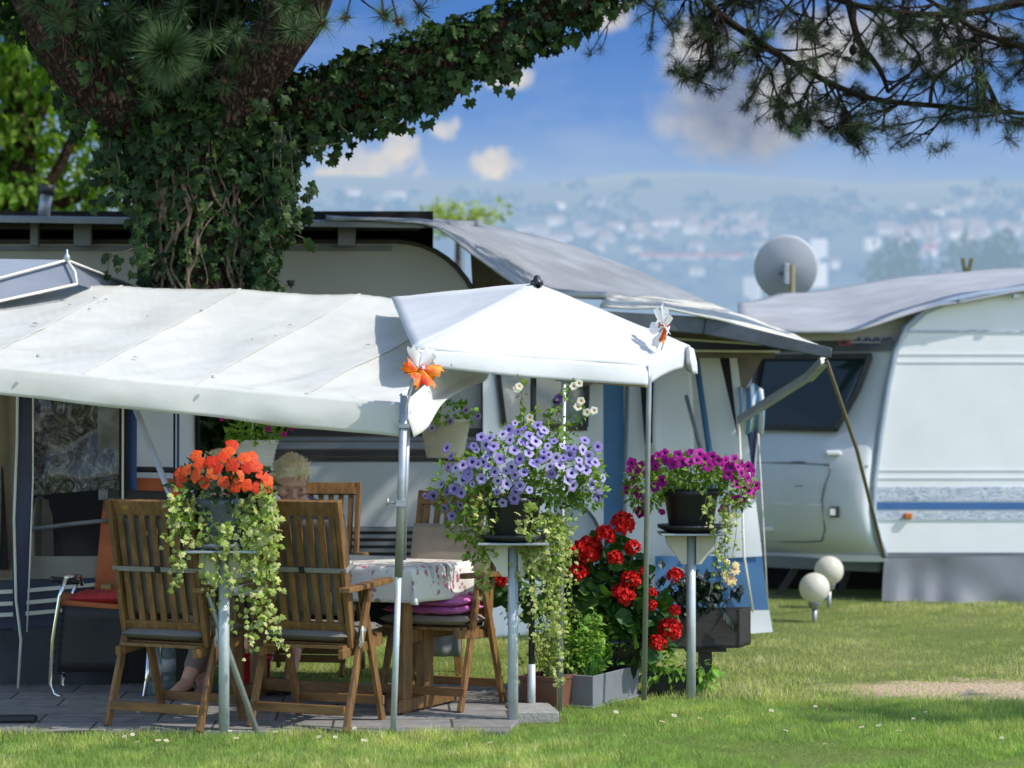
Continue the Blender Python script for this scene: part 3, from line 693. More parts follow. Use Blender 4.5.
MB().slab([P(719, 354, 14.68), P(729, 354, 14.68), P(738, 437, 14.6)], (0, .02, 0)).build('door_slit', M['dark'], aw)
fn = bil(P(655, 612, 14.48), P(769, 610, 14.42), P(762, 556, 14.5), P(655, 556, 14.58)); MB().grid(12, 6, rip(fn, .03, 3)).build('blue_patch', M['blue_patch'], aw)
fn = bil(P(640, 642, 14.45), P(773, 632, 14.36), P(769, 610, 14.42), P(640, 612, 14.5)); MB().grid(12, 4, rip(fn, .04, 4)).build('hem', M['tent'], aw)
MB().tube([P(739, 420, 14.62), P(744, 556, 14.42), P(753, 612, 14.38)], .008, 6).build('seam_tape', M['piping'], aw)
arm = MB(); arm.bar(P(740, 420, 14.55), P(812, 374, 13.9), .05, .055); arm.bar(P(808, 378, 13.9), P(824, 361, 13.7), .055, .06)
arm.build('support_arm', M['steel'], aw, bevel=.01)
MB().tube([P(826, 360, 13.65), P(857, 450, 15.2), P(884, 557, 16.4)], .014, 8).build('brace_pole', mat('brown_pole', (.17, .14, .09), .5), aw)
MB().tube([P(756, 425, 15.4), P(754, 470, 15.2), P(752, 590, 15.0)], .016, 8).build('corner_pole', M['trimgrey'], aw)
MB().tube([P(758, 430, 14.9), P(763, 520, 14.9), P(768, 615, 14.9)], .006, 6).build('guy_rope', M['piping'], aw)
# towel over the arm
M['towel'] = bpy.data.materials.new('striped_towel'); t = NT(M['towel'])
tc = t.n('TexCoord'); wv = t.n('TexWave', {'Vector': tc.outputs['Object'], 'Scale': 5.5, 'Distortion': .6}, bands_direction='X')
t.out(t.n('BsdfPrincipled', {'Base Color': t.ramp(wv.outputs[1], [(.45, (.75, .78, .82)), (.6, (.16, .36, .66))]), 'Roughness': .85}).outputs[0])
tw = MB(); fn = lambda u, v: P(lerp(740, 763, u), lerp(433, 386, v) + 3 * math.sin(u * 8), 14.72) + Vector((0, -.10 * math.sin(v * 3.1) + .03 * math.sin(u * 12), 0)); tw.grid(14, 10, fn)
tag(tw.build('towel', M['towel'], solid=.012), 'blue and white striped towel hung beside the awning corner', 'towel')
cl = MB(); fn = lambda u, v: P(lerp(740, 758, u) - 4 * (1 - v), lerp(470, 425, v) + 4 * u, 14.8) + Vector((0, .03 * math.sin(u * 9), 0)); cl.grid(8, 8, fn)
tag(cl.build('hanging_cloth', M['navy'], solid=.01), 'dark navy cloth hanging below the striped towel', 'cloth')

# ------------------------------------------------------------------ white caravan on the right
cr = thing('caravan', 'white caravan with dark front window, lettering and wavy blue stripe at the right', 'caravan', (2.9, 18.5, 0))
railp = [(1110, 284), (1040, 288), (985, 294), (950, 301), (925, 311), (906, 328), (895, 352), (887, 390), (880, 435), (874, 480), (873, 510), (877, 535), (885, 557)]
ys = [340, 352, 376, 400, 428, 450, 463, 480, 500, 520, 535, 548, 556]
bulge = [.0, .0, .02, .06, .12, .22, .26, .28, .28, .26, .22, .14, .0]
def rx(y):
    for (xa, ya), (xb, yb) in zip(railp[5:], railp[6:]):
        if ya <= y <= yb: return lerp(xa, xb, (y - ya) / (yb - ya))
    return railp[-1][0] if y > 557 else railp[5][0]
def FP(px, py, o=0.0):
    k = (rx(py) - px) / 150; i = 0
    while i < len(ys) - 2 and ys[i + 1] < py: i += 1
    bl = lerp(bulge[i], bulge[i + 1], max(0, min(1, (py - ys[i]) / (ys[i + 1] - ys[i]))))
    Y = 17.2 + 1.0 * k - bl * math.sin(math.pi * min(1, max(0, k))) ** .5 * 1.0 - o
    return P(px, py, Y)
def ffn(u, v):
    y = lerp(556, 341, v); return FP(lerp(728, rx(y), u), y)
MB().grid(24, 40, ffn).build('front_wall', M['car_white_shade'], cr)
sp = [P(x, y, 17.2) for x, y in railp] + [P(1110, 556, 17.2)]
MB().slab(sp, (0, 2.0, 0)).build('side_wall', M['car_white'], cr)
MB().tube([P(x, y, 17.17) for x, y in railp], .028, 8).build('edge_rail', mat('rail_grey', (.36, .42, .50), .4, .1, metal=.2), cr)
gl = [(760, 357), (870, 356), (857, 392), (836, 429), (753, 427), (754, 392)]
wo = MB().poly([FP(x, y, .035) for x, y in gl]).build('front_window', M['glass'], cr)
fr = MB()
for a, b_ in zip(gl, gl[1:] + gl[:1]): fr.bar(FP(*a, .05), FP(*b_, .05), .05, .045)
fr.build('window_frame', M['trim'], wo).location = (0, 0, 0)
MB().tube([FP(862, 366, .07), FP(848, 398, .07), FP(842, 420, .07)], .008, 6).build('window_stay', M['trimgrey'], wo).location = (0, 0, 0)
MB().add([FP(735, 341, .02), FP(900, 340, .02), FP(896, 351, .02), FP(735, 352, .02)], [(0, 1, 2, 3)]).build('roof_moulding', M['trimgrey'], cr)
M['sign'] = mat('sign_panel', (.42, .40, .36), .6, .06, 4)
SY = 17.32
MB().slab([P(735, 332, SY), P(846, 332, SY), P(915, 312, SY), P(902, 340, SY), P(735, 341, SY)], (0, .04, 0)).build('sign_panel', M['sign'], cr)
def text(s, size, mt, name, parent, loc, shear=0.0, sx=1.0, width_m=None):
    cu = bpy.data.curves.new(name, 'FONT'); cu.body = s; cu.size = size; cu.shear = shear; cu.extrude = .003; cu.offset = size * .018
    o = bpy.data.objects.new(name, cu); COL.objects.link(o); bpy.context.view_layer.update()
    me = bpy.data.meshes.new_from_object(o.evaluated_get(bpy.context.evaluated_depsgraph_get())); bpy.data.objects.remove(o); bpy.data.curves.remove(cu)
    w = max(v.co.x for v in me.vertices) - min(v.co.x for v in me.vertices); k = width_m / w if width_m else 1
    for v in me.vertices: v.co = Vector((v.co.x * k, -v.co.z, v.co.y))
    ob = link(name, me, mt, parent); ob.location = Vector(loc) - WLOC[parent.name]; return ob
M['sign_blue'] = mat('sign_blue', (.02, .045, .16), .5); M['sign_red'] = mat('sign_red', (.42, .015, .06), .5)
k = SY / FPX
text('CA', 9 * k, M['sign_red'], 'lettering', cr, P(838, 346, SY - .015), .15, width_m=13 * k)
text('ARRIS', 12.5 * k, M['sign_blue'], 'lettering', cr, P(853, 346, SY - .015), .15, width_m=39 * k)
MB().box(P(872, 342.2, SY - .02), (44 * k, .006, 1.3 * k)).build('lettering_line', M['sign'], cr)
def fline(pts, nm, r=.007, mt='trimgrey'): MB().tube([FP(x, y, .006) for x, y in pts], r, 6).build(nm, M[mt], cr)
fline([(746, 463), (790, 463), (830, 465), (831, 470), (825, 486), (822, 500), (825, 530), (822, 541), (800, 542), (746, 540)], 'locker_outline')
fline([(735, 462), (800, 462), (868, 466)], 'panel_seam', .006); fline([(735, 486), (800, 486), (872, 489)], 'panel_seam', .004)
fline([(735, 504), (780, 504), (822, 505)], 'panel_seam', .005, 'car_white')
MB().box(FP(833, 453, .03), (.12, .05, .04)).build('window_catch', M['white_plastic'], cr, bevel=.012)
lo = MB().box(FP(834.5, 512, .02), (.075, .03, .085)).build('lock', M['trim'], cr, bevel=.006); MB().box(FP(832.5, 512, .045), (.04, .02, .05)).build('keyhole_plate', M['white_plastic'], lo).location = (0, 0, 0)
MB().box(FP(768, 529, .03), (.11, .03, .035)).build('locker_handle', M['white_plastic'], cr, bevel=.008)
MB().slab([FP(735, 530, .015), FP(880, 530, .015), FP(884, 552, .015), FP(735, 552, .015)], (0, .005, 0)).build('lower_band', M['car_white_shade'], cr)
MB().slab([FP(728, 552, .05), FP(886, 556, .05), FP(886, 562, .05), FP(728, 560, .05)], (0, .08, 0)).build('bumper', M['car_white'], cr)
MB().bar(P(735, 560, 17.9), P(880, 566, 17.4), .08, .09).build('chassis_beam', M['trimgrey'], cr)
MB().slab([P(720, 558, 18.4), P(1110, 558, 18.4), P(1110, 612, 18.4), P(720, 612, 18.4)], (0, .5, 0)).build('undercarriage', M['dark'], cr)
for x0, x1 in ((800, 775), (850, 838)): MB().bar(P(x0, 562, 17.9), P(x1, 600, 17.9), .05, .05).build('jack_leg', M['trim'], cr)
m = bpy.data.materials.new('wavy_band'); t = NT(m); tc = t.n('TexCoord')
mp = t.n('Mapping', {'Vector': tc.outputs['Object'], 'Scale': (7, 1, 26)}); nz = t.n('TexNoise', {'Vector': mp.outputs[0], 'Scale': 1.6, 'Detail': 3.0, 'Distortion': 1.6}).outputs[0]
t.out(t.n('BsdfPrincipled', {'Base Color': t.ramp(nz, [(.44, (.70, .73, .77)), (.5, (.16, .24, .44)), (.56, (.70, .73, .77))]), 'Roughness': .5}).outputs[0]); M['wavy'] = m
M['band_blue'] = mat('band_blue', (.05, .16, .40), .5, .1)
def band(ya, yb, x0, mk, nm, o=.008): MB().slab([P(x0, yb, 17.2 - o), P(1110, yb, 17.2 - o), P(1110, ya, 17.2 - o), P(x0, ya, 17.2 - o)], (0, .004, 0)).build(nm, M[mk], cr)
band(487, 501, 875, 'wavy', 'wavy_stripe'); band(502.5, 509.5, 875, 'band_blue', 'blue_stripe', .01); band(511, 520, 876, 'wavy', 'wavy_stripe'); band(330, 332.5, 908, 'wavy', 'thin_stripe'); band(552.5, 556, 886, 'trimgrey', 'bottom_moulding')
for y in (354, 362, 478, 470): MB().bar(P(rx(y) + 4, y, 17.195), P(1110, y, 17.195), .004, .006).build('board_joint', M['car_white_shade'], cr)
MB().box(P(908, 516, 17.18), (.062, .035, .045)).build('side_marker', mat('amber', (.6, .16, .02), .3), cr, bevel=.008)
fn, nu, nv = loft([[P(1110, 556, 17.16), P(990, 556, 17.16), P(884, 558, 17.16)], [P(1110, 603, 17.1), P(990, 603, 17.1), P(882, 601, 17.1)]], 40, 8)
MB().grid(nu, nv, lambda u, v: fn(u, v) + Vector((0, -.14 * v * noise.noise(fn(u, v) * 2.6) + .03 * v * math.sin(u * 31 + 3 * math.sin(u * 7)) * (.4 + abs(noise.noise(fn(u, 0) * 1.3))), 0))).build('skirt', mat('skirt_grey', (.20, .21, .23), .45, .1, 3, .1, 10), cr)
fn, nu, nv = loft([[P(738, 301, 19.2), P(800, 292, 20), P(900, 277, 20.3), P(1024, 268, 20.5), P(1130, 264, 20.5)], [P(738, 314, 18.4), P(830, 310, 18.6), P(930, 290, 18.7), P(1024, 281, 18.5), P(1130, 276, 18.5)], [P(736, 327, 17.7), P(792, 333, 17.2), P(850, 332, 17.0), P(898, 316, 17.08), P(940, 303, 17.1), P(980, 297, 17.1), P(1024, 291, 17.1), P(1130, 285, 17.1)]], 36, 14)
MB().grid(nu, nv, sag(fn, .03, 1.6)).build('roof_tarp', M['tarp_pale'], cr, solid=.015)
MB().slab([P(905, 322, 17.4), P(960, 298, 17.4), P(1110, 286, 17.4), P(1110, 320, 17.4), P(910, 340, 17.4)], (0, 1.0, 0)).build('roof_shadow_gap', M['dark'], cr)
for x, y in ((962, 299), (1016, 294)): MB().box(P(x, y + 2, 17.12), (.05, .05, .03)).build('tarp_clip', M['steel'], cr)

# satellite dish seen from behind, mast to the ground
dp = P(786, 268, 20.6); ds = thing('satellite_dish', 'round grey satellite dish seen from behind above the white caravan roof', 'satellite dish', (dp.x, dp.y, 0))
ax = Vector((.12, 1, .22)).normalized()
MB().lathe(dp, [(.29 * k_, -.055 * (1 - k_ * k_)) for k_ in (0.0001, .25, .5, .75, .93, 1.0)] + [(.298, .008), (.29, .012)], 40, axis=ax, sy=1.04).build('reflector', mat('dish_grey', (.46, .47, .50), .5, .08, 6), ds)
MB().box(dp + Vector((-.02, -.15, -.07)), (.05, .12, .2)).build('bracket', M['steel'], ds, bevel=.01)
MB().bar(dp + Vector((-.09, -.14, -.06)), dp + Vector((.06, -.14, -.06)), .03, .03).build('clamp', M['trimgrey'], ds)
MB().tube([(dp.x + .035, dp.y - .17, 0), (dp.x + .035, dp.y - .17, dp.z + .02)], .03, 10).build('mast', mat('mast_olive', (.16, .15, .08), .6), ds)
fp = P(967, 274, 20.3); fk = MB(); fk.box(fp, (.06, .06, .12))
for s_ in (-1, 1): fk.bar(fp + Vector((s_ * .022, 0, .04)), fp + Vector((s_ * .042, 0, .145)), .03, .04)
tag(fk.build('forked_post', mat('olive_post', (.14, .12, .05), .8, .3), bevel=.004), 'small olive forked post sticking up from the white caravan roof', 'post')
# globe lamps
def globe(px, py, r, Yg, by, lab):
    c = P(px, py, Yg); rr = r / FPX * Yg
    g_ = thing('globe_lamp', lab, 'garden lamp', (c.x, Yg, 0), group='solar globe lamps on the lawn')
    MB().lathe(c, [(max(1e-4, rr * math.sin(a)), -rr * math.cos(a)) for a in [math.pi * i / 16 for i in range(17)]], 28).build('globe', M['globe'], g_)
    MB().lathe((c.x, Yg, c.z - rr - .035), [(.03, 0), (.042, .012), (.042, .028), (.05, .034), (.05, .046)], 16).build('collar', M['steel'], g_)
    MB().tube([(c.x, Yg, -.05), (c.x, Yg, c.z - rr - .03)], [.014, .02], 10).build('spike', M['steel'], g_)
M['globe'] = mat('frosted_globe', (.80, .77, .66), .4, .05, 4, trans=.3)
globe(814.5, 588, 15.3, 15.5, 622, 'white frosted globe lamp on a short spike, the nearer of the two')
globe(829, 570.5, 14.6, 16.6, 608, 'white frosted globe lamp on a short spike, farther back by the caravan')
# ------------------------------------------------------------------ tent at the left
tn = thing('tent', 'grey roofed tent at the left with clear vinyl window and navy trimmed walls', 'tent', (-2.8, 11.9, 0))
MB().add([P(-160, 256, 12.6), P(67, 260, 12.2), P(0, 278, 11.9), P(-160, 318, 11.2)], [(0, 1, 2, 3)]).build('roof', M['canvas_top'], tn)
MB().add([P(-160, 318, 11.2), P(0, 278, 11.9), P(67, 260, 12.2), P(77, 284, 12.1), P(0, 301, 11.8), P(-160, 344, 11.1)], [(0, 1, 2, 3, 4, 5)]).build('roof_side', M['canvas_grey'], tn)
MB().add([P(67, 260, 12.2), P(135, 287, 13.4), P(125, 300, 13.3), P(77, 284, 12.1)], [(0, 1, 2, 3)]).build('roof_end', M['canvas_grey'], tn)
for pl in ([(-160, 318, 11.15), (0, 278, 11.86), (67, 260, 12.16), (133, 286, 13.36)], [(-160, 344, 11.05), (0, 301, 11.76), (77, 284, 12.06)], [(67, 260, 12.16), (75, 272, 12.1), (77, 284, 12.06)]):
    MB().tube([P(*p) for p in pl], .008, 6).build('piping', M['piping'], tn)
MB().lathe(P(67, 259, 12.16), [(.012, -.01), (.02, .0), (.016, .02), (.006, .03), (.006, .05), (.001, .055)], 10).build('finial', M['steel'], tn)
wv = lambda f, a=.02, q=3: rip(f, a, q)
m = bpy.data.materials.new('crinkled_vinyl'); t = NT(m); tc = t.n('TexCoord')
mp = t.n('Mapping', {'Vector': tc.outputs['Object'], 'Scale': (1.0, 1, .75)})
nz = t.n('TexNoise', {'Vector': mp.outputs[0], 'Scale': 13.0, 'Detail': 3.0, 'Distortion': 1.6}).outputs[0]
b = t.n('Bump', {'Height': nz, 'Strength': 1.0, 'Distance': .06})
t.out(t.n('BsdfPrincipled', {'Base Color': t.ramp(nz, [(.36, (.02, .021, .025)), (.56, (.06, .062, .07)), (.68, (.22, .23, .25))]), 'Roughness': .16, 'Specular IOR Level': 1.0, 'Coat Weight': .6, 'Normal': b.outputs[0]}).outputs[0]); M['crinkle'] = m  # paler wrinkles put the silvery reflections into the base colour
m = bpy.data.materials.new('clear_vinyl'); t = NT(m)
t.out(t.n('MixShader', {0: .78, 1: t.n('BsdfPrincipled', {'Base Color': (.02, .02, .024, 1), 'Roughness': .12, 'Specular IOR Level': .3}).outputs[0], 2: t.n('BsdfTransparent').outputs[0]}).outputs[0]); M['vinyl'] = m
YT = 11.75
MB().grid(20, 16, wv(bil(P(28, 496, YT), P(120, 488, YT), P(120, 350, YT), P(28, 350, YT)), .05, 4)).build('crinkled_window', M['crinkle'], tn)
MB().grid(8, 8, wv(bil(P(28, 560, YT), P(120, 560, YT), P(120, 489, YT), P(28, 497, YT)), .02)).build('clear_window', M['vinyl'], tn)
MB().grid(6, 16, wv(bil(P(98, 500, YT - .03), P(121, 498, YT - .03), P(121, 340, YT - .03), P(98, 340, YT - .03)), .03, 6)).build('window_border', mat('milky_vinyl', (.17, .17, .17), .35, .35, 14, .3, 14), tn)
MB().tube([P(28, 530, YT - .03), P(72, 524, YT - .03), P(122, 519, YT - .03)], .012, 8).build('cross_bar', M['trimgrey'], tn)
MB().grid(10, 4, wv(bil(P(-90, 582, YT - .02), P(122, 577, YT - .02), P(122, 556, YT - .02), P(-90, 557, YT - .02)), .02)).build('cream_band', mat('cream_band', (.24, .225, .19), .6, .15, 6), tn)
MB().grid(10, 4, wv(bil(P(-90, 634, YT - .01), P(122, 622, YT - .01), P(122, 574, YT - .01), P(-90, 578, YT - .01)), .02)).build('navy_band', M['navy'], tn)
for a in (590, 602, 613): MB().slab([P(-90, a + 8, YT - .05), P(22, a + 3, YT - .05), P(122, a - 6, YT - .05), P(122, a - 9.5, YT - .05), P(22, a - 1, YT - .05), P(-90, a + 4, YT - .05)], (0, .006, 0)).build('white_stripe', M['piping'], tn)
MB().grid(20, 6, wv(bil(P(-90, 702, YT - .12), P(122, 692, YT - .08), P(122, 620, YT), P(-90, 632, YT)), .06, 3)).build('mud_skirt', M['black_vinyl'], tn)
fn = lambda u, v: P(lerp(-90, 12, u), lerp(575, 340, v), 11.62) + Vector((.03 * math.sin(v * 3), .05 * math.sin(u * 22), 0)); MB().grid(40, 8, fn).build('curtain', M['cream'], tn)
MB().slab([P(-12, 570, 11.66), P(8, 570, 11.6), P(3, 470, 11.6), P(-12, 430, 11.66)], (0, .01, 0)).build('curtain_gap', M['dark'], tn)
fn, nu, nv = loft([[P(17, 340, 11.55), P(32, 340, 11.57)], [P(16, 470, 11.53), P(33, 470, 11.55)], [P(13, 560, 11.5), P(31, 560, 11.53)], [P(13, 630, 11.5), P(24, 630, 11.52)]], 6, 16); MB().grid(nu, nv, wv(fn, .02, 5)).build('navy_strap', M['navy'], tn)
MB().tube([P(18, 340, 11.5), P(17, 440, 11.5), P(14, 520, 11.48), P(16, 600, 11.47), P(21, 640, 11.48), P(18, 690, 11.5)], .008, 6).build('piping', M['piping'], tn)
MB().tube([P(33, 340, 11.5), P(33, 480, 11.5), P(30, 560, 11.48), P(27, 632, 11.48)], .005, 6).build('piping', M['piping'], tn)
MB().slab([P(119, 700, YT - .06), P(127, 700, YT - .06), P(127, 340, YT - .06), P(119, 340, YT - .06)], (0, .05, 0)).build('corner_post', M['dark'], tn)
fn, nu, nv = loft([[P(126, 340, 11.8), P(160, 340, 12.05), P(198, 340, 12.3)], [P(126, 700, 11.8), P(160, 700, 12.05), P(198, 700, 12.3)]], 14, 14)
MB().grid(nu, nv, wv(fn, .015, 3)).build('side_wall', M['white_panel'], tn)
MB().slab([P(127, 702, 11.72), P(196, 702, 12.2), P(196, 560, 12.2), P(127, 560, 11.72)], (0, .006, 0)).build('mud_skirt', M['black_vinyl'], tn)
for x0, x1, y, k in ((122, 124, 11.7, 'piping'), (127, 137, 11.83, 'blue_vinyl'), (124.5, 127, 11.75, 'white_panel'), (173.5, 175.5, 12.08, 'dark'), (177, 179.5, 12.1, 'blue_vinyl')):
    MB().slab([P(x0 - .5, 555, y - .05), P(x1 - .5, 555, y - .05), P(x1, 340, y - .05), P(x0, 340, y - .05)], (0, .006, 0)).build('stripe', M[k], tn)
MB().tube([P(197.5, 340, 12.28), P(197.5, 700, 12.28)], .015, 6).build('piping', M['dark'], tn)
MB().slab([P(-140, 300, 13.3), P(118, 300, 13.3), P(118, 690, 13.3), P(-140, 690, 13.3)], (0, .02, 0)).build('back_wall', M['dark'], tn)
jk = MB(); fn, nu, nv = loft([[P(34, 499, 12.2), P(40, 496, 12.2), P(46, 500, 12.2)], [P(28, 515, 12.2), P(41, 515, 12.1), P(52, 516, 12.2)], [P(27, 580, 12.2), P(42, 580, 12.08), P(54, 580, 12.2)]], 12, 10)
jk.grid(nu, nv, lambda u, v: fn(u, v) + Vector((0, .03 * math.sin(u * 15), 0))); tag(jk.build('jacket', M['cream'], solid=.01), 'beige jacket hanging behind the clear tent window', 'jacket')

# ------------------------------------------------------------------ big cream canopy over the table
cn = thing('sun_canopy', 'long cream canvas canopy with valance stretched over the table and chairs', 'canopy', (-1.5, 11, 0))
front = [P(-120, 357, 9.72), P(0, 366, 9.85), P(213, 386, 9.95), P(404, 403, 10.0)]
back = [P(-120, 287, 12.6), P(76, 284, 12.5), P(240, 290, 12.4), P(430, 299, 12.3)]
fr_ = resample(front, 60); bk_ = resample(back, 60)
def canfn(u, v):
    i = min(59, int(u * 60)); f = u * 60 - i
    a = fr_[i].lerp(fr_[i + 1], f); b_ = bk_[i].lerp(bk_[i + 1], f)
    p = a.lerp(b_, v)
    seam = ((u - .28 * v - .38) / .215) % 1.0
    z = -.022 * math.sin(math.pi * v) - .032 * (.25 + .75 * math.sin(math.pi * v)) * math.sin(math.pi * seam) ** .8 * (1.15 - .5 * seam) + .012 * noise.noise((p.x * 3, p.y * 1.1, 2)) + .011 * noise.noise((p.x * 9 - p.y * 4.5, p.y * 1.6, 5)) * (1.2 - v) + .006 * abs(noise.noise((p.x * 16 - p.y * 8, p.y * 2.5, 9)))
    p.z += z
    return p
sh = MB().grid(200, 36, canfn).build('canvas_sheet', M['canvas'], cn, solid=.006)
for s_ in (-2, -1, 0, 1, 2):
    pts = []
    for j in range(15):
        v = j / 14; u = .38 + .215 * s_ + .28 * v
        if 0 <= u <= 1: pts.append(canfn(u, v) + Vector((0, 0, .0035)))
    mb = MB()
    for a, b_ in zip(pts, pts[1:]): mb.bar(a, b_, .016, .002)
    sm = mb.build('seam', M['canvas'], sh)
def valfn(u, v):
    i = min(59, int(u * 60)); f = u * 60 - i; p = fr_[i].lerp(fr_[i + 1], f)
    k = p.y / FPX; h_ = lerp(27, 35, u) * k
    return p + Vector((0, -.02 * math.sin(v * 2.2) + .018 * v * noise.noise((p.x * 5, v, 1)), -h_ * v + .015 * noise.noise((p.x * 2.5, 0, 0)) * v - (.0)))
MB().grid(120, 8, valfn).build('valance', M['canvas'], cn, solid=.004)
fn, nu, nv = loft([[P(404, 403, 10.0), P(440, 372, 10.7), P(500, 330, 12.0)], [P(405, 417, 9.99), P(440, 396, 10.66), P(500, 355, 12.0)], [P(408, 437, 9.98), P(424, 429, 10.1), P(446, 405, 10.4), P(470, 385, 11.0), P(498, 371, 12.0)]], 24, 10)
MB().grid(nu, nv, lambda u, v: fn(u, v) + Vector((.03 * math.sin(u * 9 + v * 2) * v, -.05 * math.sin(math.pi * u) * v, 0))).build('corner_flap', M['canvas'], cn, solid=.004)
for px, py, Yp in ((213, 378, 9.9), (38, 357, 9.8), (452, 366, 10.4), (401, 396, 9.9)): MB().lathe(P(px, py, Yp), [(.009, 0), (.009, .004), (.005, .006), (.004, .012)], 8).build('eyelet_pin', M['steel'], cn)
fb = P(393, 738, 9.98); ft = P(404.5, 402, 9.98)
mb = MB(); mb.tube([fb, fb.lerp(ft, .5)], .0145, 12); mb.build('lower_pole', M['post'], cn)
mb = MB(); mb.tube([fb.lerp(ft, .48), ft + Vector((0, 0, .03))], .019, 12); mb.build('upper_pole', M['steel'], cn)
mb = MB(); p = fb.lerp(ft, .70); mb.box(p, (.045, .045, .03)); mb.tube([p, p + Vector((-.06, -.01, .003))], .006, 6); mb.tube([p + Vector((-.06, -.01, -.012)), p + Vector((-.06, -.01, .02))], .006, 6); mb.build('pole_clamp', M['steel'], cn)
mb = MB(); p = fb.lerp(ft, .93); mb.box(p, (.05, .045, .02)); mb.build('pole_clamp', M['steel'], cn)
mb = MB(); mb.tube([P(403, 560, 10.05), P(408, 410, 10.05)], .014, 10); mb.build('inner_pole', M['steel'], cn)
mb = MB(); mb.tube([P(133, 402, 10.1), P(196, 560, 10.05), P(259, 738, 9.99)], .014, 12); mb.build('stay_pole', M['steel'], cn)
def litter(px, py):
    u = (px + 120) / 524; v = max(.03, (366 + .09 * px - py) / (82 + .10 * px)); return canfn(min(1, u), min(1, v))
lf = NB(); lp = [litter(*q) for q in ((85, 300), (90, 303), (96, 300), (84, 309), (28, 322), (34, 323), (141, 312), (243, 334), (266, 333), (127, 357), (62, 306), (275, 318), (190, 308), (352, 337))]
lfo = lf.scatter(T_LEAF, [tuple(p + Vector((0, -.0, .012))) for p in lp], rdir(len(lp)) * [1, 1, .1], [(0, -.3, 1)] * len(lp), rng.uniform(.015, .042, len(lp))).build('fallen_leaves', leafmat('brown_leaves', [(.14, .05, .02), (.22, .10, .04)], .8, .1))
tag(lfo, 'few dry brown leaves lying scattered on the cream canopy', 'leaves', kind='stuff')

# ------------------------------------------------------------------ white parasol
ps = thing('parasol', 'bright white square parasol on poles joined to the right end of the cream canopy', 'parasol', (.09, 10.95, 0))
PK, FL, FRr, BR, BL = P(537, 283, 11.0), P(413, 349, 10.35), P(648, 366, 11.0), P(690, 345, 11.9), P(391, 297, 11.9)
def tri(a, b, c, sg, n=14):
    mb = MB(); vs = []; ix = {}
    for i in range(n + 1):
        for j in range(i + 1):
            t_ = i / n; s_ = j / i if i else 0
            p = a.lerp(b.lerp(c, s_), t_)
            w = math.sin(math.pi * t_) * (.5 + .5 * math.sin(math.pi * s_))
            p = p + Vector((0, 0, -sg * w * math.sin(math.pi * s_) ** .7 + .006 * noise.noise(p * 4)))
            ix[i, j] = len(vs); vs.append(p)
    fs = []
    for i in range(n):
        for j in range(i + 1):
            fs.append((ix[i, j], ix[i + 1, j], ix[i + 1, j + 1]))
            if j < i: fs.append((ix[i, j], ix[i + 1, j + 1], ix[i, j + 1]))
    mb.add(vs, fs, True); return mb
mb = MB()
for a, b_, sg in ((FL, FRr, .05), (FRr, BR, .03), (BL, FL, .02), (BR, BL, .04)):
    q = tri(PK, a, b_, sg); mb.add(q.v, q.f, True)
mb.build('cover', M['sail'], ps, solid=.004)
def vf(a, b_, h0, h1, sg=.0):
    return lambda u, v: a.lerp(b_, u) + Vector((0, -.015 * math.sin(v * 2) + .012 * v * math.sin(u * 11), -lerp(h0, h1, u) * v + sg * math.sin(math.pi * u) * v))
MB().grid(40, 6, vf(FL, FRr, .075, .098, -.012)).build('valance', M['sail'], ps, solid=.004)
MB().grid(20, 6, vf(FRr, BR, .098, .12, .02)).build('valance', M['sail'], ps, solid=.004)
MB().bar(P(556, 379, 10.8), P(648, 386, 11.0), .02, .016).build('edge_batten', mat('batten_wood', (.36, .25, .12), .6, .2), ps)
tf = MB(); fn, nu, nv = loft([[P(684, 348, 11.8), P(689, 346, 11.75), P(694, 349, 11.8)], [P(683, 362, 11.8), P(690, 362, 11.7), P(697, 362, 11.8)], [P(686, 370, 11.8), P(692, 374, 11.75), P(698, 374, 11.8)]], 8, 6); tf.grid(nu, nv, fn); tf.build('corner_flap', M['sail'], ps, solid=.003)
mb = MB(); mb.tube([P(531.5, 714, 10.82) , P(531.5, 664, 10.82)], .0205, 12); mb.build('pole_sleeve', M['post'], ps)
MB().tube([P(531.5, 668, 10.82), P(533.5, 375, 10.9), PK], .0155, 12).build('centre_pole', M['pole_black'], ps)
MB().lathe(PK + Vector((0, 0, -.01)), [(.034, 0), (.03, .02), (.018, .03), (.014, .045), (.001, .05)], 12).build('finial', M['pole_black'], ps)
MB().tube([P(560, 713, 10.8), P(564, 374, 10.78)], .0125, 10).build('front_pole', M['steel'], ps)
MB().tube([P(644, 700, 11.0), P(649, 380, 11.0), FRr], .014, 10).build('corner_pole', M['steel'], ps)
bs = G(530, 10.66); rot = Matrix.Rotation(R(8), 3, 'Z')
MB().box(bs + Vector((.01, 0, .022)), (.21, .34, .055), rot).build('base_slab', M['concrete'], ps, bevel=.006)

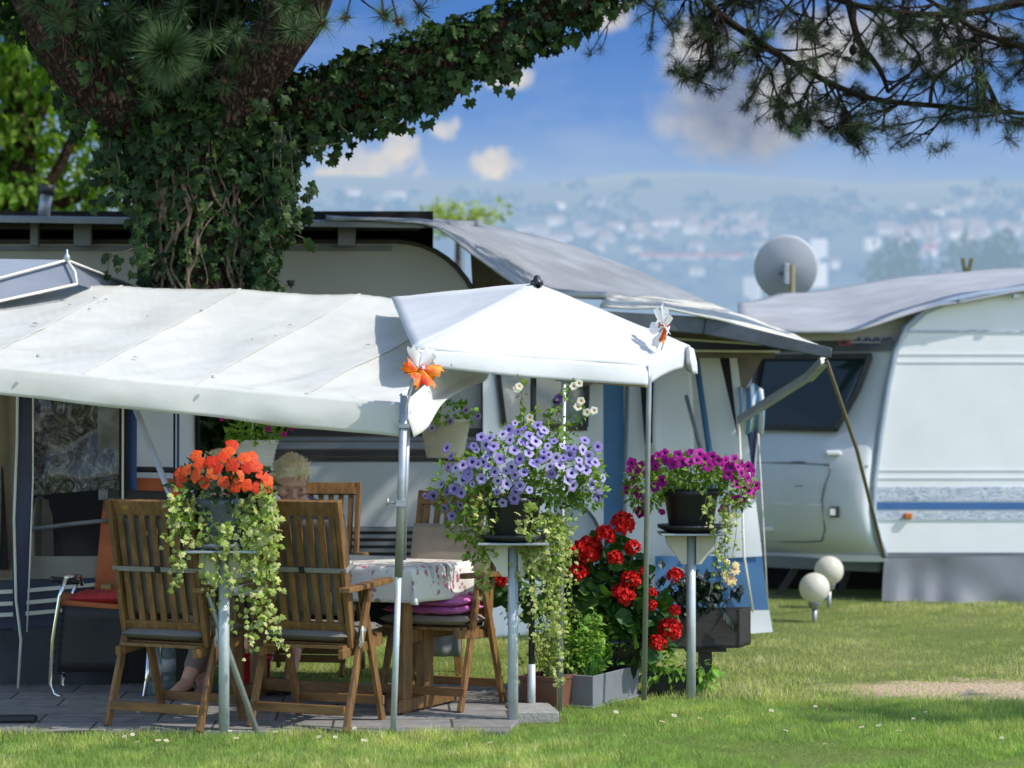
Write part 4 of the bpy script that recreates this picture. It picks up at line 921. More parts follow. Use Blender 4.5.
# ------------------------------------------------------------------ pinwheels
M['pw_white'] = mat('foil_white', (.80, .79, .76), .3, .05, trans=.2); M['pw_or'] = bpy.data.materials.new('foil_flame'); t = NT(M['pw_or'])
tc = t.n('TexCoord'); nz = t.n('TexNoise', {'Vector': tc.outputs['Object'], 'Scale': 16.0, 'Detail': 2.0}).outputs[0]
t.out(t.n('BsdfPrincipled', {'Base Color': t.ramp(nz, [(.35, (.50, .03, .01)), (.5, (.78, .14, .01)), (.66, (.85, .36, .02))]), 'Roughness': .25, 'Coat Weight': .3}).outputs[0])
def pinwheel(c, axis, r, pattern, label, a0=0.0, stick=None, narrow=1.0):
    c = Vector(c); root = thing('pinwheel', label, 'pinwheel', c, group='flame pinwheels on the parasol corners')
    q = Vector((0, 0, 1)).rotation_difference(Vector(axis).normalized()).to_matrix(); n_ = len(pattern)
    for i, k in enumerate(pattern):
        a = a0 + 2 * math.pi * i / n_
        def fn(u, v):
            t_ = v; w = (.15 + 1.0 * math.sin(min(1, t_ * 1.1) * math.pi * .5)) * r * 1.05
            flame = 1 + (.16 * math.sin(u * 19) if v > .95 else 0)
            x = r * t_ * flame; y = (u - .1) * w; z = r * .55 * math.sin(math.pi * u * .9) * t_ ** .7 + r * .25 * u
            return c + q @ Vector((x * math.cos(a) - y * math.sin(a), (x * math.sin(a) + y * math.cos(a)) * narrow, z))
        MB().grid(8, 10, fn).build('vane', M[k], root)
    ca = q @ Vector((0, 0, 1))
    h_ = MB(); h_.lathe(c + ca * r * .5, [(r * .18, 0), (r * .18, .004)], 16, axis=ca); hub = h_.build('hub', M['red_plastic'], root)
    cr_ = MB(); x_ = q @ Vector((1, 0, 0)); y_ = q @ Vector((0, 1, 0)); o_ = c + ca * (r * .5 + .006)
    cr_.bar(o_ - x_ * r * .12, o_ + x_ * r * .12, r * .06, .002, ca); cr_.bar(o_ - y_ * r * .12, o_ + y_ * r * .12, r * .06, .003, ca); cr_.build('cross', M['white_plastic'], hub)
    MB().tube([c - ca * r * .2, c + ca * r * .52], .004, 6).build('axle', M['red_plastic'], root)
    if stick: MB().tube([c - ca * r * .15, Vector(stick)], .005, 6).build('stick', M['white_plastic'], root)
pinwheel(P(418, 370, 9.94), (.55, -.75, .25), .080, ['pw_or', 'pw_white', 'pw_white', 'pw_or', 'pw_or', 'pw_or'], 'orange and white flame pinwheel at the corner where canopy and parasol meet', R(-10), P(405, 412, 9.95))
pinwheel(P(667, 326, 11.3), (-.93, -.3, .1), .085, ['pw_white', 'pw_white', 'pw_white', 'pw_or', 'pw_white', 'pw_white'], 'white pinwheel with an orange tip above the right edge of the parasol', R(20), P(661, 350, 11.3))

# ------------------------------------------------------------------ wooden chairs (local, seat faces +y)
def make_chair(label):
    rt = thing('folding_chair', label, 'chair', (0, 0, 0), group='wooden folding chairs round the table')
    for s_ in (-1, 1):
        x = s_ * .245
        for y, xo, nm in ((-.225, 0, 'rear'), (.215, s_ * .028, 'front')):
            mb = MB(); mb.bar((x - xo, y, 0), (x - xo, -.01 if y > 0 else .015, .63), .022, .042, (0, 1, 0)); mb.build('leg', M['teak'], rt, local=True, bevel=.003)
        mb = MB(); mb.slab([(x - .028, -.24, .628), (x + .028, -.24, .628), (x + .032, .2, .645), (x + .018, .245, .645), (x - .018, .245, .645), (x - .032, .2, .645)], (0, 0, .024)); mb.build('armrest', M['teak'], rt, local=True, bevel=.004)
        mb = MB(); mb.bar((s_ * .215, -.10, .37), (s_ * .215, -.25, 1.045), .026, .044, (0, 1, 0)); mb.build('back_stile', M['teak'], rt, local=True, bevel=.004)
        mb = MB(); mb.bar((s_ * .205, -.2, .345), (s_ * .205, .22, .375), .024, .042); mb.build('seat_rail', M['teak'], rt, local=True, bevel=.003)
    B = lambda z: Vector((0, lerp(-.10, -.25, (z - .37) / .715), z))
    for z, h_, nm in ((1.01, .07, 'top_rail'), (.462, .045, 'bottom_rail')):
        mb = MB(); p = B(z); mb.bar(p + Vector((-.203, 0, 0)), p + Vector((.203, 0, 0)), .024, h_, (0, -.34, .94)); mb.build(nm, M['teak'], rt, local=True, bevel=.003)
        if z > 1: 
            pl = MB(); pl.lathe(p + Vector((-.13, -.0125, .0)), [(.02, 0), (.018, .003)], 14, axis=(0, -.94, -.34), sy=.5)
            pl.build('brass_plate', mat('brass', (.38, .28, .08), .4, metal=.7) if 'brass' not in M else M['brass'], rt, local=True)
    for i in range(7):
        x = -.174 + .058 * i; mb = MB(); mb.bar(B(.482) + Vector((x, 0, 0)), B(.98) + Vector((x, 0, 0)), .030, .012, (0, 1, .3)); mb.build('back_slat', M['teak'], rt, local=True)
    for i in range(6):
        y = -.15 + .072 * i; mb = MB(); mb.box((0, y, .36 + y * .07 + .025), (.41, .05, .014)); mb.build('seat_slat', M['teak'], rt, local=True)
    for y, z in ((-.212, .095), (.197, .095)):
        mb = MB(); mb.bar((-.234 , y, z), (.234, y, z), .018, .042); mb.build('stretcher', M['teak_dark'], rt, local=True, bevel=.003)
    return rt
def make_cushion(label, top=.955, m='taupe', seat=True, strap=True):
    rt = thing('seat_cushion', label, 'cushion', (0, 0, 0), group='cushions tied to the wooden chairs')
    bm_ = M[m]; B = lambda z, o: Vector((0, lerp(-.10, -.25, (z - .37) / .715) + o, z))
    def pad(c0, c1, w, th, nrm):
        c0, c1, nrm = Vector(c0), Vector(c1), Vector(nrm).normalized(); mb = MB()
        for sgn in (1, -1):
            def fn(u, v):
                e = (1 - abs(2 * u - 1) ** 8) * (1 - abs(2 * v - 1) ** 10); tuft = 1 - .22 * abs(math.sin(v * math.pi * 4)) ** 6
                return c0.lerp(c1, v) + Vector(((u - .5) * w, 0, 0)) + nrm * sgn * th / 2 * (max(0, e) ** .33) * tuft
            mb.grid(14, 22, fn)
        return mb
    if seat: pad((0, -.16, .422), (0, .23, .438), .425, .05, (0, 0, 1)).build('seat_pad', bm_, rt, local=True)
    pad(B(.51 if seat else .50, .042), B(top, .042), .445 if seat else .46, .05, (0, .94, .34)).build('back_pad', bm_, rt, local=True)
    if strap:
        p = B(.735, .005); mb = MB()
        y = Vector((0, -.028, -.010))
        mb.bar(p + y + Vector((-.232, 0, 0)), p + y + Vector((.232, 0, 0)), .004, .022, (0, -.34, .94))
        for s_ in (-1, 1): mb.bar(p + y + Vector((s_ * .232, 0, 0)), p + Vector((s_ * .232, .05, .02)), .004, .022)
        st = mb.build('strap', M['strap'], rt, local=True)
        mb = MB(); q = p + y + Vector((.01, -.004, 0)); mb.bar(q + Vector((-.014, 0, 0)), q + Vector((.014, 0, 0)), .006, .032, (0, -.34, .94)); mb.build('buckle', M['black_plastic'], st, local=True)
        tie = MB(); p = Vector((.265, -.085, .45))
        for k in range(3): tie.tube([p + Vector((.008 * math.sin(k + j), -.02 + .008 * math.cos(j * 2 + k), -.02 * j + .01 * k)) for j in range(5)], .004, 5)
        tie.lathe(p, [(.001, -.02), (.016, 0), (.001, .02)], 8); tie.build('tie', M['piping'], rt, local=True)
    return rt
M['brass'] = mat('brass_plate', (.38, .28, .08), .4, metal=.7)
ch0 = make_chair('wooden folding chair at the far left, turned away, partly behind the orange flowers')
cu0 = make_cushion('taupe cushion strapped to the left folding chair beside the orange flowers')
def place(o, x, y, rz): o.location = (x, y, .035); o.rotation_euler = (0, 0, rz); WLOC[o.name] = Vector((x, y, .035)); return o
def set_chair(o, px, Y, rz, label=None):
    if label: o['label'] = label
    return place(o, (px - 512) / FPX * Y, Y, rz)
TH = R(-23)
c1 = (179, 10.24); c2 = (320, 10.22); c3 = (439, 10.86); c4 = (312, 12.25)
CH = [set_chair(ch0, *c1, TH)]
set_chair(cu0, *c1, TH)
CH.append(set_chair(copy_tree(ch0), *c2, R(-22), 'wooden folding chair seen from behind in front of the white haired person'))
set_chair(copy_tree(cu0), *c2, R(-22), 'taupe cushion with grey strap on the folding chair in front of the white haired person')
CH.append(set_chair(copy_tree(ch0), *c3, R(180 - 24), 'wooden folding chair at the right of the table facing the camera'))
cu3 = make_cushion('beige back cushion and pad on the right hand chair holding pink blankets', .885, 'beige_pad', True, False); set_chair(cu3, *c3, R(180 - 24))
CH.append(set_chair(copy_tree(ch0), *c4, R(180 - 8), 'wooden folding chair at the back of the table under the white haired person'))
# pink folded blankets
def pillow(c, size, rz, mt, puff=5):
    c = Vector(c); r = Matrix.Rotation(rz, 3, 'Z'); mb = MB()
    for sgn in (1, -1):
        def fn(u, v):
            e = (1 - abs(2 * u - 1) ** 6) * (1 - abs(2 * v - 1) ** 6)
            q = 1 - .25 * abs(math.sin(u * math.pi * puff)) ** 8
            return c + r @ Vector(((u - .5) * size[0], (v - .5) * size[1], size[2] / 2 + sgn * size[2] / 2 * max(0, e) ** .45 * q))
        mb.grid(24, 14, fn)
    return mb
w3 = Vector(((c3[0] - 512) / FPX * c3[1], c3[1], 0)); f3 = Vector((-math.sin(R(180 - 24)), math.cos(R(180 - 24)), 0))
for i, lb in enumerate(('lowest pink folded blanket on the right hand chair under the table edge', 'upper pink folded blanket lying on another blanket on the right hand chair')):
    tag(pillow(w3 + f3 * .06 + Vector((.005 * i, 0, .035 + .462 + .040 * i)), (.40 - .02 * i, .33, .042), R(-24), M['pink'], 4 + i).build('blanket', M['pink']), lb, 'blanket', 'pink blankets on the right hand chair')
# table with cloth
tcn = Vector((-.47, 10.40, 0)); L_, D_ = 1.45, .64; tl = -SD
tb = thing('table', 'wooden table on two slab legs mostly hidden by the flowered cloth', 'table', (-.95, 11.0, 0)); ZT = .735
q = [tcn, tcn + FW * D_, tcn + FW * D_ + tl * L_, tcn + tl * L_]
ctr = (q[0] + q[2]) / 2; q = [ctr + (p - ctr) * .985 for p in q]
MB().slab([p + Vector((0, 0, ZT - .03)) for p in q], (0, 0, .028)).build('table_top', M['teak'], tb)
rz = math.atan2(SD.y, SD.x); rt_ = Matrix.Rotation(rz, 3, 'Z')
for k in (.12, 1.1):
    base = tcn + tl * k + FW * D_ * .5
    for s_ in (-.10, .10): MB().box(base + FW * (s_ - .10) + Vector((0, 0, .375)), (.05, .085, .68), rt_).build('leg', M['teak'], tb, bevel=.004)
    MB().bar(base - FW * .30 + Vector((0, 0, .075)), base + FW * .26 + Vector((0, 0, .075)), .07, .06).build('foot', M['teak'], tb, bevel=.005)
    MB().bar(base - FW * .30 + Vector((0, 0, .40)), base + FW * .26 + Vector((0, 0, .40)), .03, .06).build('brace', M['teak'], tb, bevel=.004)
    for s_ in (-.24, .2): MB().lathe(base + FW * s_ + Vector((0, 0, .035)), [(.02, 0), (.02, .012)], 10).build('glide', M['black_plastic'], tb)
MB().bar(tcn + tl * .12 + FW * D_ * .5 + Vector((0, 0, .10)), tcn + tl * 1.1 + FW * D_ * .5 + Vector((0, 0, .10)), .03, .06).build('stretcher', M['teak_dark'], tb)
# cloth: flat top + drop with folds
def clothpt(a, b_):            # a along tl, b_ along FW, may leave the top
    oa = max(0, -a, a - L_); ob = max(0, -b_, b_ - D_); ca = max(0, min(L_, a)); cb = max(0, min(D_, b_))
    p = tcn + tl * ca + FW * cb; d = max(oa, ob); fl = .10 * d + .02 * math.sin((a + b_) * 16) * d / .17
    out = Vector((0, 0, 0))
    if a < 0: out -= tl * min(1, oa / max(d, 1e-6)) 
    if a > L_: out += tl * min(1, oa / max(d, 1e-6))
    if b_ < 0: out -= FW * min(1, ob / max(d, 1e-6))
    if b_ > D_: out += FW * min(1, ob / max(d, 1e-6))
    if out.length > 0: out.normalize()
    corner = min(oa, ob)
    return p + out * (fl + .008 + .22 * corner) + Vector((0, 0, ZT + .004 - d * .985 + (.006 if d == 0 else 0) - .02 * corner))
m = bpy.data.materials.new('flowered_cloth'); t = NT(m); uv = t.n('TexCoord').outputs['Object']
base = (.72, .70, .64)
vo = t.n('TexVoronoi', {'Vector': uv, 'Scale': 27.0, 'Randomness': 1.0}); n1 = t.n('TexNoise', {'Vector': uv, 'Scale': 7.5, 'Detail': 1.0}).outputs[0]
reg = t.ramp(n1, [(.47, (0, 0, 0)), (.51, (1, 1, 1))]); dot = t.ramp(vo.outputs[0], [(.34, (1, 1, 1)), (.46, (0, 0, 0))])
f = t.math('MULTIPLY', reg, dot); c = t.mix(f, base, t.mix(n1, (.36, .05, .16), (.52, .20, .32)))
n2 = t.n('TexNoise', {'Vector': uv, 'Scale': 11.0, 'Detail': 2.0}).outputs[0]; c = t.mix(t.math('MULTIPLY', t.ramp(n2, [(.63, (0, 0, 0)), (.67, (1, 1, 1))]), t.ramp(vo.outputs[0], [(.2, (1, 1, 1)), (.35, (0, 0, 0))])), c, (.28, .34, .16))
t.out(t.n('BsdfPrincipled', {'Base Color': c, 'Roughness': .5}).outputs[0]); M['cloth'] = m
mb = MB(); na, nb_ = 90, 52; dr = .165
mb.grid(na, nb_, lambda u, v: clothpt(lerp(-dr, L_ + dr, u), lerp(-dr, D_ + dr, v)))
tag(mb.build('tablecloth', M['cloth'], solid=.003), 'white tablecloth with pink flower sprigs draped over the table', 'tablecloth')
for k in (.10, .26):
    c = clothpt(-.004, k + .06) + Vector((0.004, -.012, -.012)); mb = MB(); mb.bar(c + Vector((0, 0, .014)), c - Vector((0, 0, .038)), .016, .010); mb.bar(c + Vector((0, 0, .018)) - SD * .0, c + Vector((-.05, .01, .02)), .014, .006)
    tag(mb.build('cloth_clip', M['steel'], bevel=.002), ('steel clip on the tablecloth edge, nearer the front corner' if k < .2 else 'steel clip on the tablecloth edge, nearer the far corner'), 'clip')
# ------------------------------------------------------------------ orange recliner
rc = thing('recliner', 'reclining garden chair with orange fabric on a chrome and black tube frame', 'recliner', (-1.9, 11.3, .035))
Yr = 11.2
def side(dx, dY):
    pts = [(66, 578), (60, 596), (53, 640), (50, 684), (54, 694), (64, 699)]
    a = [P(x + dx, y, Yr + dY) for x, y in pts]; b_ = [P(x + dx, y, Yr + dY) for x, y in ((64, 699), (100, 700), (136, 701))]
    c_ = [P(x + dx, y, Yr + dY) for x, y in ((136, 701), (144, 697), (147, 680), (149, 640))]
    return a + b_[1:] + c_[1:]
MB().tube(side(0, 0), .0115, 10).build('frame', M['chrome'], rc)
MB().tube(side(12, .42), .0115, 10).build('frame', M['chrome'], rc)
MB().tube([P(66, 578, Yr), P(80, 576, Yr + .2), P(82, 584, Yr + .42)], .012, 8).build('cross_tube', M['chrome'], rc)
ar = MB(); ar.bar(P(50, 579, Yr), P(79, 582, Yr + .06), .05, .03); ar.build('armrest', M['black_plastic'], rc, bevel=.012)
lace = MB()
for i in range(9):
    y = 612 + i * 7.5; lace.tube([P(57 - (y - 612) * .055, y, Yr), P(64, y + 2, Yr + .03), P(67 - .03 * (y - 612), y + 5, Yr + .06)], .005, 5); lace.lathe(P(66 - .04 * (y - 612), y + 4, Yr + .05), [(.001, -.008), (.008, 0), (.001, .008)], 6)
lace.build('lacing', M['black_plastic'], rc)
fn, nu, nv = loft([[P(60, 600, Yr + .02), P(125, 606, Yr + .02)], [P(64, 592, Yr + .45), P(128, 596, Yr + .45)]], 10, 6); MB().grid(nu, nv, fn).build('seat_fabric', M['orange_cloth'], rc, solid=.03)
fn, nu, nv = loft([[P(62, 606, Yr), P(125, 610, Yr)], [P(58, 672, Yr + .03), P(125, 672, Yr + .03)]], 10, 6); MB().grid(nu, nv, wv(fn, .03)).build('leg_fabric', M['black_vinyl'], rc, solid=.01)
fn, nu, nv = loft([[P(95, 592, Yr + .42), P(150, 592, Yr + .42)], [P(102, 520, Yr + .55), P(170, 520, Yr + .55)], [P(107, 478, Yr + .63), P(182, 480, Yr + .63)]], 10, 10); MB().grid(nu, nv, fn).build('back_fabric', M['orange_cloth'], rc, solid=.02)
fn, nu, nv = loft([[P(109, 522, Yr + .50), P(182, 522, Yr + .5)], [P(109, 491, Yr + .55), P(182, 494, Yr + .55)]], 8, 6); MB().grid(nu, nv, fn).build('head_pad', M['black_vinyl'], rc, solid=.05, bevel=.01)
MB().tube([P(106, 560, Yr + .6)] + bez(P(107, 490, Yr + .64), P(107, 470, Yr + .66), P(120, 469, Yr + .66)) + bez(P(170, 470, Yr + .66), P(186, 471, Yr + .66), P(188, 495, Yr + .64)), .016, 8).build('back_frame', M['pole_black'], rc)
tag(pillow(P(101, 602, Yr + .2), (.27, .33, .06), .05, M['red_cloth']).build('cushion', M['red_cloth']), 'flat red cushion lying on the orange recliner seat', 'cushion')
wc = MB(); fn, nu, nv = loft([[P(114, 562, Yr + .4), P(128, 558, Yr + .4)], [P(115, 582, Yr + .38), P(130, 582, Yr + .38)], [P(119, 590, Yr + .36), P(130, 592, Yr + .36)]], 6, 8); wc.grid(nu, nv, fn); tag(wc.build('white_pillow', M['sail'], solid=.05, sub=1), 'small white pillow leaning on the orange recliner back', 'pillow')
# bucket, bottles, mat, stool
bp = G(252, 11.35, .04); bk = thing('bucket', 'bright red plastic bucket on the patio behind the orange flowers', 'bucket', bp)
MB().lathe(bp, [(.075, 0), (.08, .004), (.10, .17), (.107, .172), (.107, .185), (.10, .185), (.092, .17), (.074, .01), (.001, .01)], 24).build('pail', M['red_plastic'], bk)
MB().tube([bp + Vector((.108 * math.cos(a), -.02 * math.sin(a), .175 + -.06 * math.sin(a) * 1)) for a in [math.pi * i / 10 for i in range(11)]], .004, 6).build('handle', M['white_plastic'], bk)
m = bpy.data.materials.new('clear_bottle'); t = NT(m)
t.out(t.n('MixShader', {0: .6, 1: t.n('BsdfPrincipled', {'Base Color': (.35, .42, .42, 1), 'Roughness': .08}).outputs[0], 2: t.n('BsdfTransparent', {'Color': (.8, .88, .88, 1)}).outputs[0]}).outputs[0]); M['pet'] = m
for i, (px, Yb, lb) in enumerate(((155, 11.25, 'clear plastic water bottle on the patio right beside the chair leg'), (169, 11.5, 'clear plastic water bottle standing a little farther back under the left chair'))):
    b0 = G(px, Yb, .036); bt = thing('water_bottle', lb, 'bottle', b0, group='water bottles on the patio')
    MB().lathe(b0, [(.03, 0), (.036, .01), (.036, .06), (.033, .07), (.036, .08), (.036, .17), (.033, .2), (.014, .245), (.013, .26)], 18).build('body', M['pet'], bt)
    MB().lathe(b0, [(.0155, .252), (.0155, .272), (.001, .273)], 12).build('cap', M['white_plastic'], bt)
    MB().lathe(b0, [(.0366, .09), (.0366, .155)], 18).build('label_band', M['white_panel'], bt)
tag(MB().box(G(4, 10.25, .05), (.30, .09, .03), Matrix.Rotation(.05, 3, 'Z')).build('foot_mat', M['black_vinyl'], bevel=.012), 'dark rolled mat lying on the patio edge at the far left', 'mat')
st_ = G(436, 12.4); sr = thing('stool', 'dark wooden stool with a grey cloth hanging down behind the right hand chair', 'stool', st_)
for dx, dy in ((-.13, -.12), (.13, -.12), (-.13, .12), (.13, .12)): MB().bar(st_ + Vector((dx, dy, 0)), st_ + Vector((dx * .85, dy * .85, .44)), .04, .04).build('leg', M['teak_dark'], sr, bevel=.003)
MB().box(st_ + Vector((0, 0, .455)), (.32, .32, .03)).build('seat', M['teak_dark'], sr, bevel=.006)
MB().grid(12, 8, lambda u, v: st_ + Vector((lerp(-.08, .14, u), -.17 - .012 * math.sin(u * 14) * v, lerp(.475, .12, v)))).build('cloth', mat('grey_cloth', (.22, .23, .26), .85, .12, 10), sr, solid=.006)
# ------------------------------------------------------------------ people
def caps_mesh(name, caps, voxel, mat_, parent, smooth=4, cut=None):
    bm = bmesh.new()
    for c in caps:
        p0, p1, r0, r1 = Vector(c[0]), Vector(c[1]), c[2], c[3]; sc_ = c[4] if len(c) > 4 else None
        L = (p1 - p0).length; n_ = max(1, int(L / (min(r0, r1) * .45)))
        for i in range(n_ + 1):
            t_ = i / n_; r = lerp(r0, r1, t_)
            mt = Matrix.Translation(p0.lerp(p1, t_))
            if sc_: mt = mt @ sc_.to_4x4()
            bmesh.ops.create_icosphere(bm, subdivisions=2 if r < .02 else 3, radius=r, matrix=mt)
    loc = WLOC[parent.name]
    bmesh.ops.translate(bm, vec=-loc, verts=bm.verts)
    me = bpy.data.meshes.new('tmp'); bm.to_mesh(me); bm.free()
    o = bpy.data.objects.new('tmp', me); COL.objects.link(o)
    md = o.modifiers.new('r', 'REMESH'); md.mode = 'VOXEL'; md.voxel_size = voxel; md.use_smooth_shade = True
    sm = o.modifiers.new('s', 'SMOOTH'); sm.iterations = smooth; sm.factor = .5
    bpy.context.view_layer.update()
    me2 = bpy.data.meshes.new_from_object(o.evaluated_get(bpy.context.evaluated_depsgraph_get()))
    bpy.data.objects.remove(o); bpy.data.meshes.remove(me)
    me2.name = name; me2.materials.clear()
    ob = link(name, me2, mat_, parent); WLOC[ob.name] = loc; return ob
def person(label, hip, face, spine_lean, head_c, gaze, knees, ankles, toes, hands, shirt, pants, shoe, hairm, headr=.098, spine=.50):
    hip = Vector(hip); face = Vector((face[0], face[1], 0)).normalized(); right = Vector((face.y, -face.x, 0)); up = Vector((0, 0, 1))
    root = thing('person', label, 'person', (hip.x, hip.y, .035))
    hc = Vector(head_c); gz = Vector(gaze).normalized(); hup = (up - gz * up.dot(gz)).normalized(); hr = gz.cross(hup)
    chest = hip + face * spine_lean * .55 + up * .36; neck = hip + face * spine_lean + up * spine
    sh = [neck + right * s_ * .160 - up * .055 for s_ in (-1, 1)]
    hp = [hip + right * s_ * .085 for s_ in (-1, 1)]
    body = []; top = []; leg = []; shoes = []
    hm = Matrix((hr, gz, hup)).transposed() @ Matrix.Diagonal((.80, .96, 1.16))
    k = headr / .098
    body.append((hc, hc, headr, headr, hm))
    loc = lambda x, y, z: hc + (hr * x + gz * y + hup * z) * k
    body += [(loc(0, .035, -.06), loc(0, .05, -.085), .058 * k, .042 * k), (loc(0, .09, .0), loc(0, .110, -.030), .010 * k, .014 * k), (loc(-.036, .083, .027), loc(.036, .083, .027), .014 * k, .014 * k),
             (loc(-.018, .088, -.066), loc(.018, .088, -.066), .010 * k, .010 * k), (loc(-.014, .088, -.078), loc(.014, .088, -.078), .010 * k, .010 * k), (loc(-.045, .066, -.03), loc(-.045, .066, -.03), .026 * k, .026 * k), (loc(.045, .066, -.03), loc(.045, .066, -.03), .026 * k, .026 * k)]
    for s_ in (-1, 1):
        body += [(loc(s_ * .081, -.005, .012), loc(s_ * .084, -.012, -.025), .016 * k, .011 * k), (loc(s_ * .034, .082, .004), loc(s_ * .034, .082, .004), .015 * k, .015 * k)]
    body += [(neck + face * .005, hc - hup * .07 - gz * .02, .058, .052)]
    top += [(hip + up * .03, chest, .135, .150), (chest, neck - up * .07, .150, .10), (sh[0], sh[1], .068, .068), (hp[0] + up * .04, hp[1] + up * .04, .12, .12)]
    body += [(hip + up * .03, neck - up * .05, .09, .06)]
    for i, s_ in enumerate((-1, 1)):
        hand = Vector(hands[i]); mid = (sh[i] + hand) / 2; d = (hand - sh[i]); Ls = d.length
        el = mid + (right * s_ * .5 - up * 1.3).normalized() * math.sqrt(max(.0, .29 ** 2 - (min(Ls, .56) / 2) ** 2))
        top += [(sh[i], el, .06, .05), (el, el.lerp(hand, .35), .048, .044)]
        body += [(sh[i], el, .045, .04), (el, hand, .04, .027)]
        fd = (hand - el).normalized(); sd_ = fd.cross(up).normalized(); pl = hand + fd * .05; un = sd_.cross(fd)
        body += [(hand, pl + fd * .03, .028, .032), (hand + sd_ * .018, pl + sd_ * .026 + fd * .03, .016, .013), (hand - sd_ * .018, pl - sd_ * .026 + fd * .03, .016, .013)]
        for j, (o_, ln) in enumerate(((-.031, .066), (-.0105, .078), (.0105, .072), (.031, .056))):
            a = pl + sd_ * o_ + fd * .04; b_ = a + fd * ln * .5 + un * .006; c_ = b_ + fd * ln * .35 - up * .022
            body += [(a, b_, .0088, .0082), (b_, c_, .0082, .007)]
        th0 = hand + fd * .012 - sd_ * s_ * -.03; th1 = th0 + (fd * .6 + sd_ * s_ * .7).normalized() * .045; body += [(th0, th1, .012, .010), (th1, th1 + fd * .03, .0095, .008)]
        kn, an, to = Vector(knees[i]), Vector(ankles[i]), Vector(toes[i])
        leg += [(hp[i], kn, .088, .062), (kn, an.lerp(kn, .30), .062, .052)]
        body += [(hp[i], kn, .07, .05), (kn, kn.lerp(an, .4), .048, .05), (kn.lerp(an, .4), an, .05, .034), (an, to, .036, .026)]
        fdir = (to - an); shoes += [(an - Vector((fdir.x, fdir.y, 0)).normalized() * .03 - up * .045, an - up * .05, .034, .036), (an - up * .05, to - up * .012, .036, .031)]
    me_ = caps_mesh('body', body, .0048, M['skin'], root, 3)
    caps_mesh('shirt', top, .011, shirt, root, 4)
    caps_mesh('trousers', leg, .010, pants, root, 4)
    caps_mesh('shoe', shoes[:2], .006, shoe, root, 2); caps_mesh('shoe', shoes[2:], .006, shoe, root, 2)
    for s_ in (-1, 1):
        e = MB(); e.lathe(loc(s_ * .034, .092, .004), [(max(1e-4, .0095 * math.sin(a)), .0035 * math.cos(a)) for a in [math.pi * i / 8 for i in range(9)]], 12); e.build('eye', M['shoe'], root)
        e = MB(); e.grid(6, 2, lambda u, v: loc(s_ * lerp(.016, .056, u), .098 - .018 * u, .030 + .007 * math.sin(u * 3) - .006 * v)); e.build('eyebrow', hairm, root)
    shell = [(loc(0, -.016, .030), loc(0, -.016, .030), .101 * k, .101 * k, Matrix((hr, gz, hup)).transposed() @ Matrix.Diagonal((.83, .93, .98)))]
    shell += [(loc(0, -.055, -.02), loc(0, -.055, -.05), .066 * k, .05 * k), (loc(-.062, -.02, .01), loc(-.066, -.03, -.015), .028 * k, .022 * k), (loc(.062, -.02, .01), loc(.066, -.03, -.015), .028 * k, .022 * k), (loc(-.03, .045, .088), loc(.045, .05, .080), .030 * k, .028 * k), (loc(.05, .0, .085), loc(.066, -.03, .06), .03 * k, .03 * k)]
    sho = caps_mesh('hair', shell, .006, M['hair_mass'], root, 2)
    nb = NB(); n_ = 5200; dv = rdir(n_)
    hh, gg, rr_ = np.array(hup), np.array(gz), np.array(hr)
    dz_, dy_, dx_ = dv @ hh, dv @ gg, dv @ rr_
    ok = (dz_ > np.where(dy_ > .15, .42 + .22 * dy_, -.5)) & ~((np.abs(dx_) > .75) & (dz_ < -.05) & (dy_ > -.2)); dv = dv[ok]
    base_ = np.array(hc) + headr * 1.0 * ((dv @ rr_)[:, None] * rr_ * .86 + (dv @ gg)[:, None] * gg * .98 + (dv @ hh)[:, None] * hh * 1.28)
    flow = np.cross(dv, np.cross(-hh * .5 - gg * .55 + rr_ * .35, dv)) + rdir(len(dv)) * .22 + dv * .03 + np.cross(dv, hh) * .5 * np.sin(dx_ * 9)[ok][:, None]
    tvh = (np.array([(-.07, 0, 0), (.07, 0, 0), (.07, .5, .12), (-.07, .5, .12), (0, 1, .0)], float), T_BLADE[1])
    nb.scatter(tvh, base_, flow, dv, rng.uniform(.028, .05, len(dv)) * k); nb.build('hair_locks', hairm, sho)
    return root
ZB = .035
h1 = P(302, 0, 12.05); 
person('white haired elderly person sitting bent over the table, looking down', (h1.x, 12.08, .52), (.10, -1), .24, P(291, 479, 11.74), (.30, -.80, -.62),
       [(h1.x - .20, 11.62, .56), (h1.x + .06, 11.62, .56)], [tuple(G(262, 11.5, .13)), tuple(G(291, 11.35, .15))], [tuple(G(258, 11.35, .08)), tuple(G(287, 11.2, .08))],
       [(h1.x - .12, 11.48, .79), (h1.x + .16, 11.50, .79)], M['shirt'], M['trousers'], M['shoe'], M['hair'], .104, .44)
h2 = P(232, 0, 11.75)
person('person in teal top and dark flat shoes sitting at the table behind the orange flowers', (h2.x, 11.75, .50), (-.75, -.66), .14, P(221, 475, 11.62), (-.75, -.55, -.35),
       [tuple(P(196, 625, 11.48)), tuple(P(212, 622, 11.4))], [tuple(P(204, 690, 11.28)), tuple(P(186, 684, 11.2))], [tuple(P(192, 700, 11.15)), tuple(P(172, 695, 11.05))],
       [tuple(P(205, 590, 11.5)), tuple(P(230, 585, 11.5))], M['teal'], M['sock'], M['shoe'], M['hair'])
s2 = G(232, 11.75, .035); sr2 = thing('stool', 'low wooden stool under the person in teal, behind the orange flowers', 'stool', s2)
for dx, dy in ((-.14, -.13), (.14, -.13), (-.14, .13), (.14, .13)): MB().bar(s2 + Vector((dx, dy, 0)), s2 + Vector((dx * .9, dy * .9, .34)), .035, .035).build('leg', M['teak_dark'], sr2)
MB().box(s2 + Vector((0, 0, .352)), (.34, .32, .03)).build('seat', M['teak_dark'], sr2, bevel=.005)

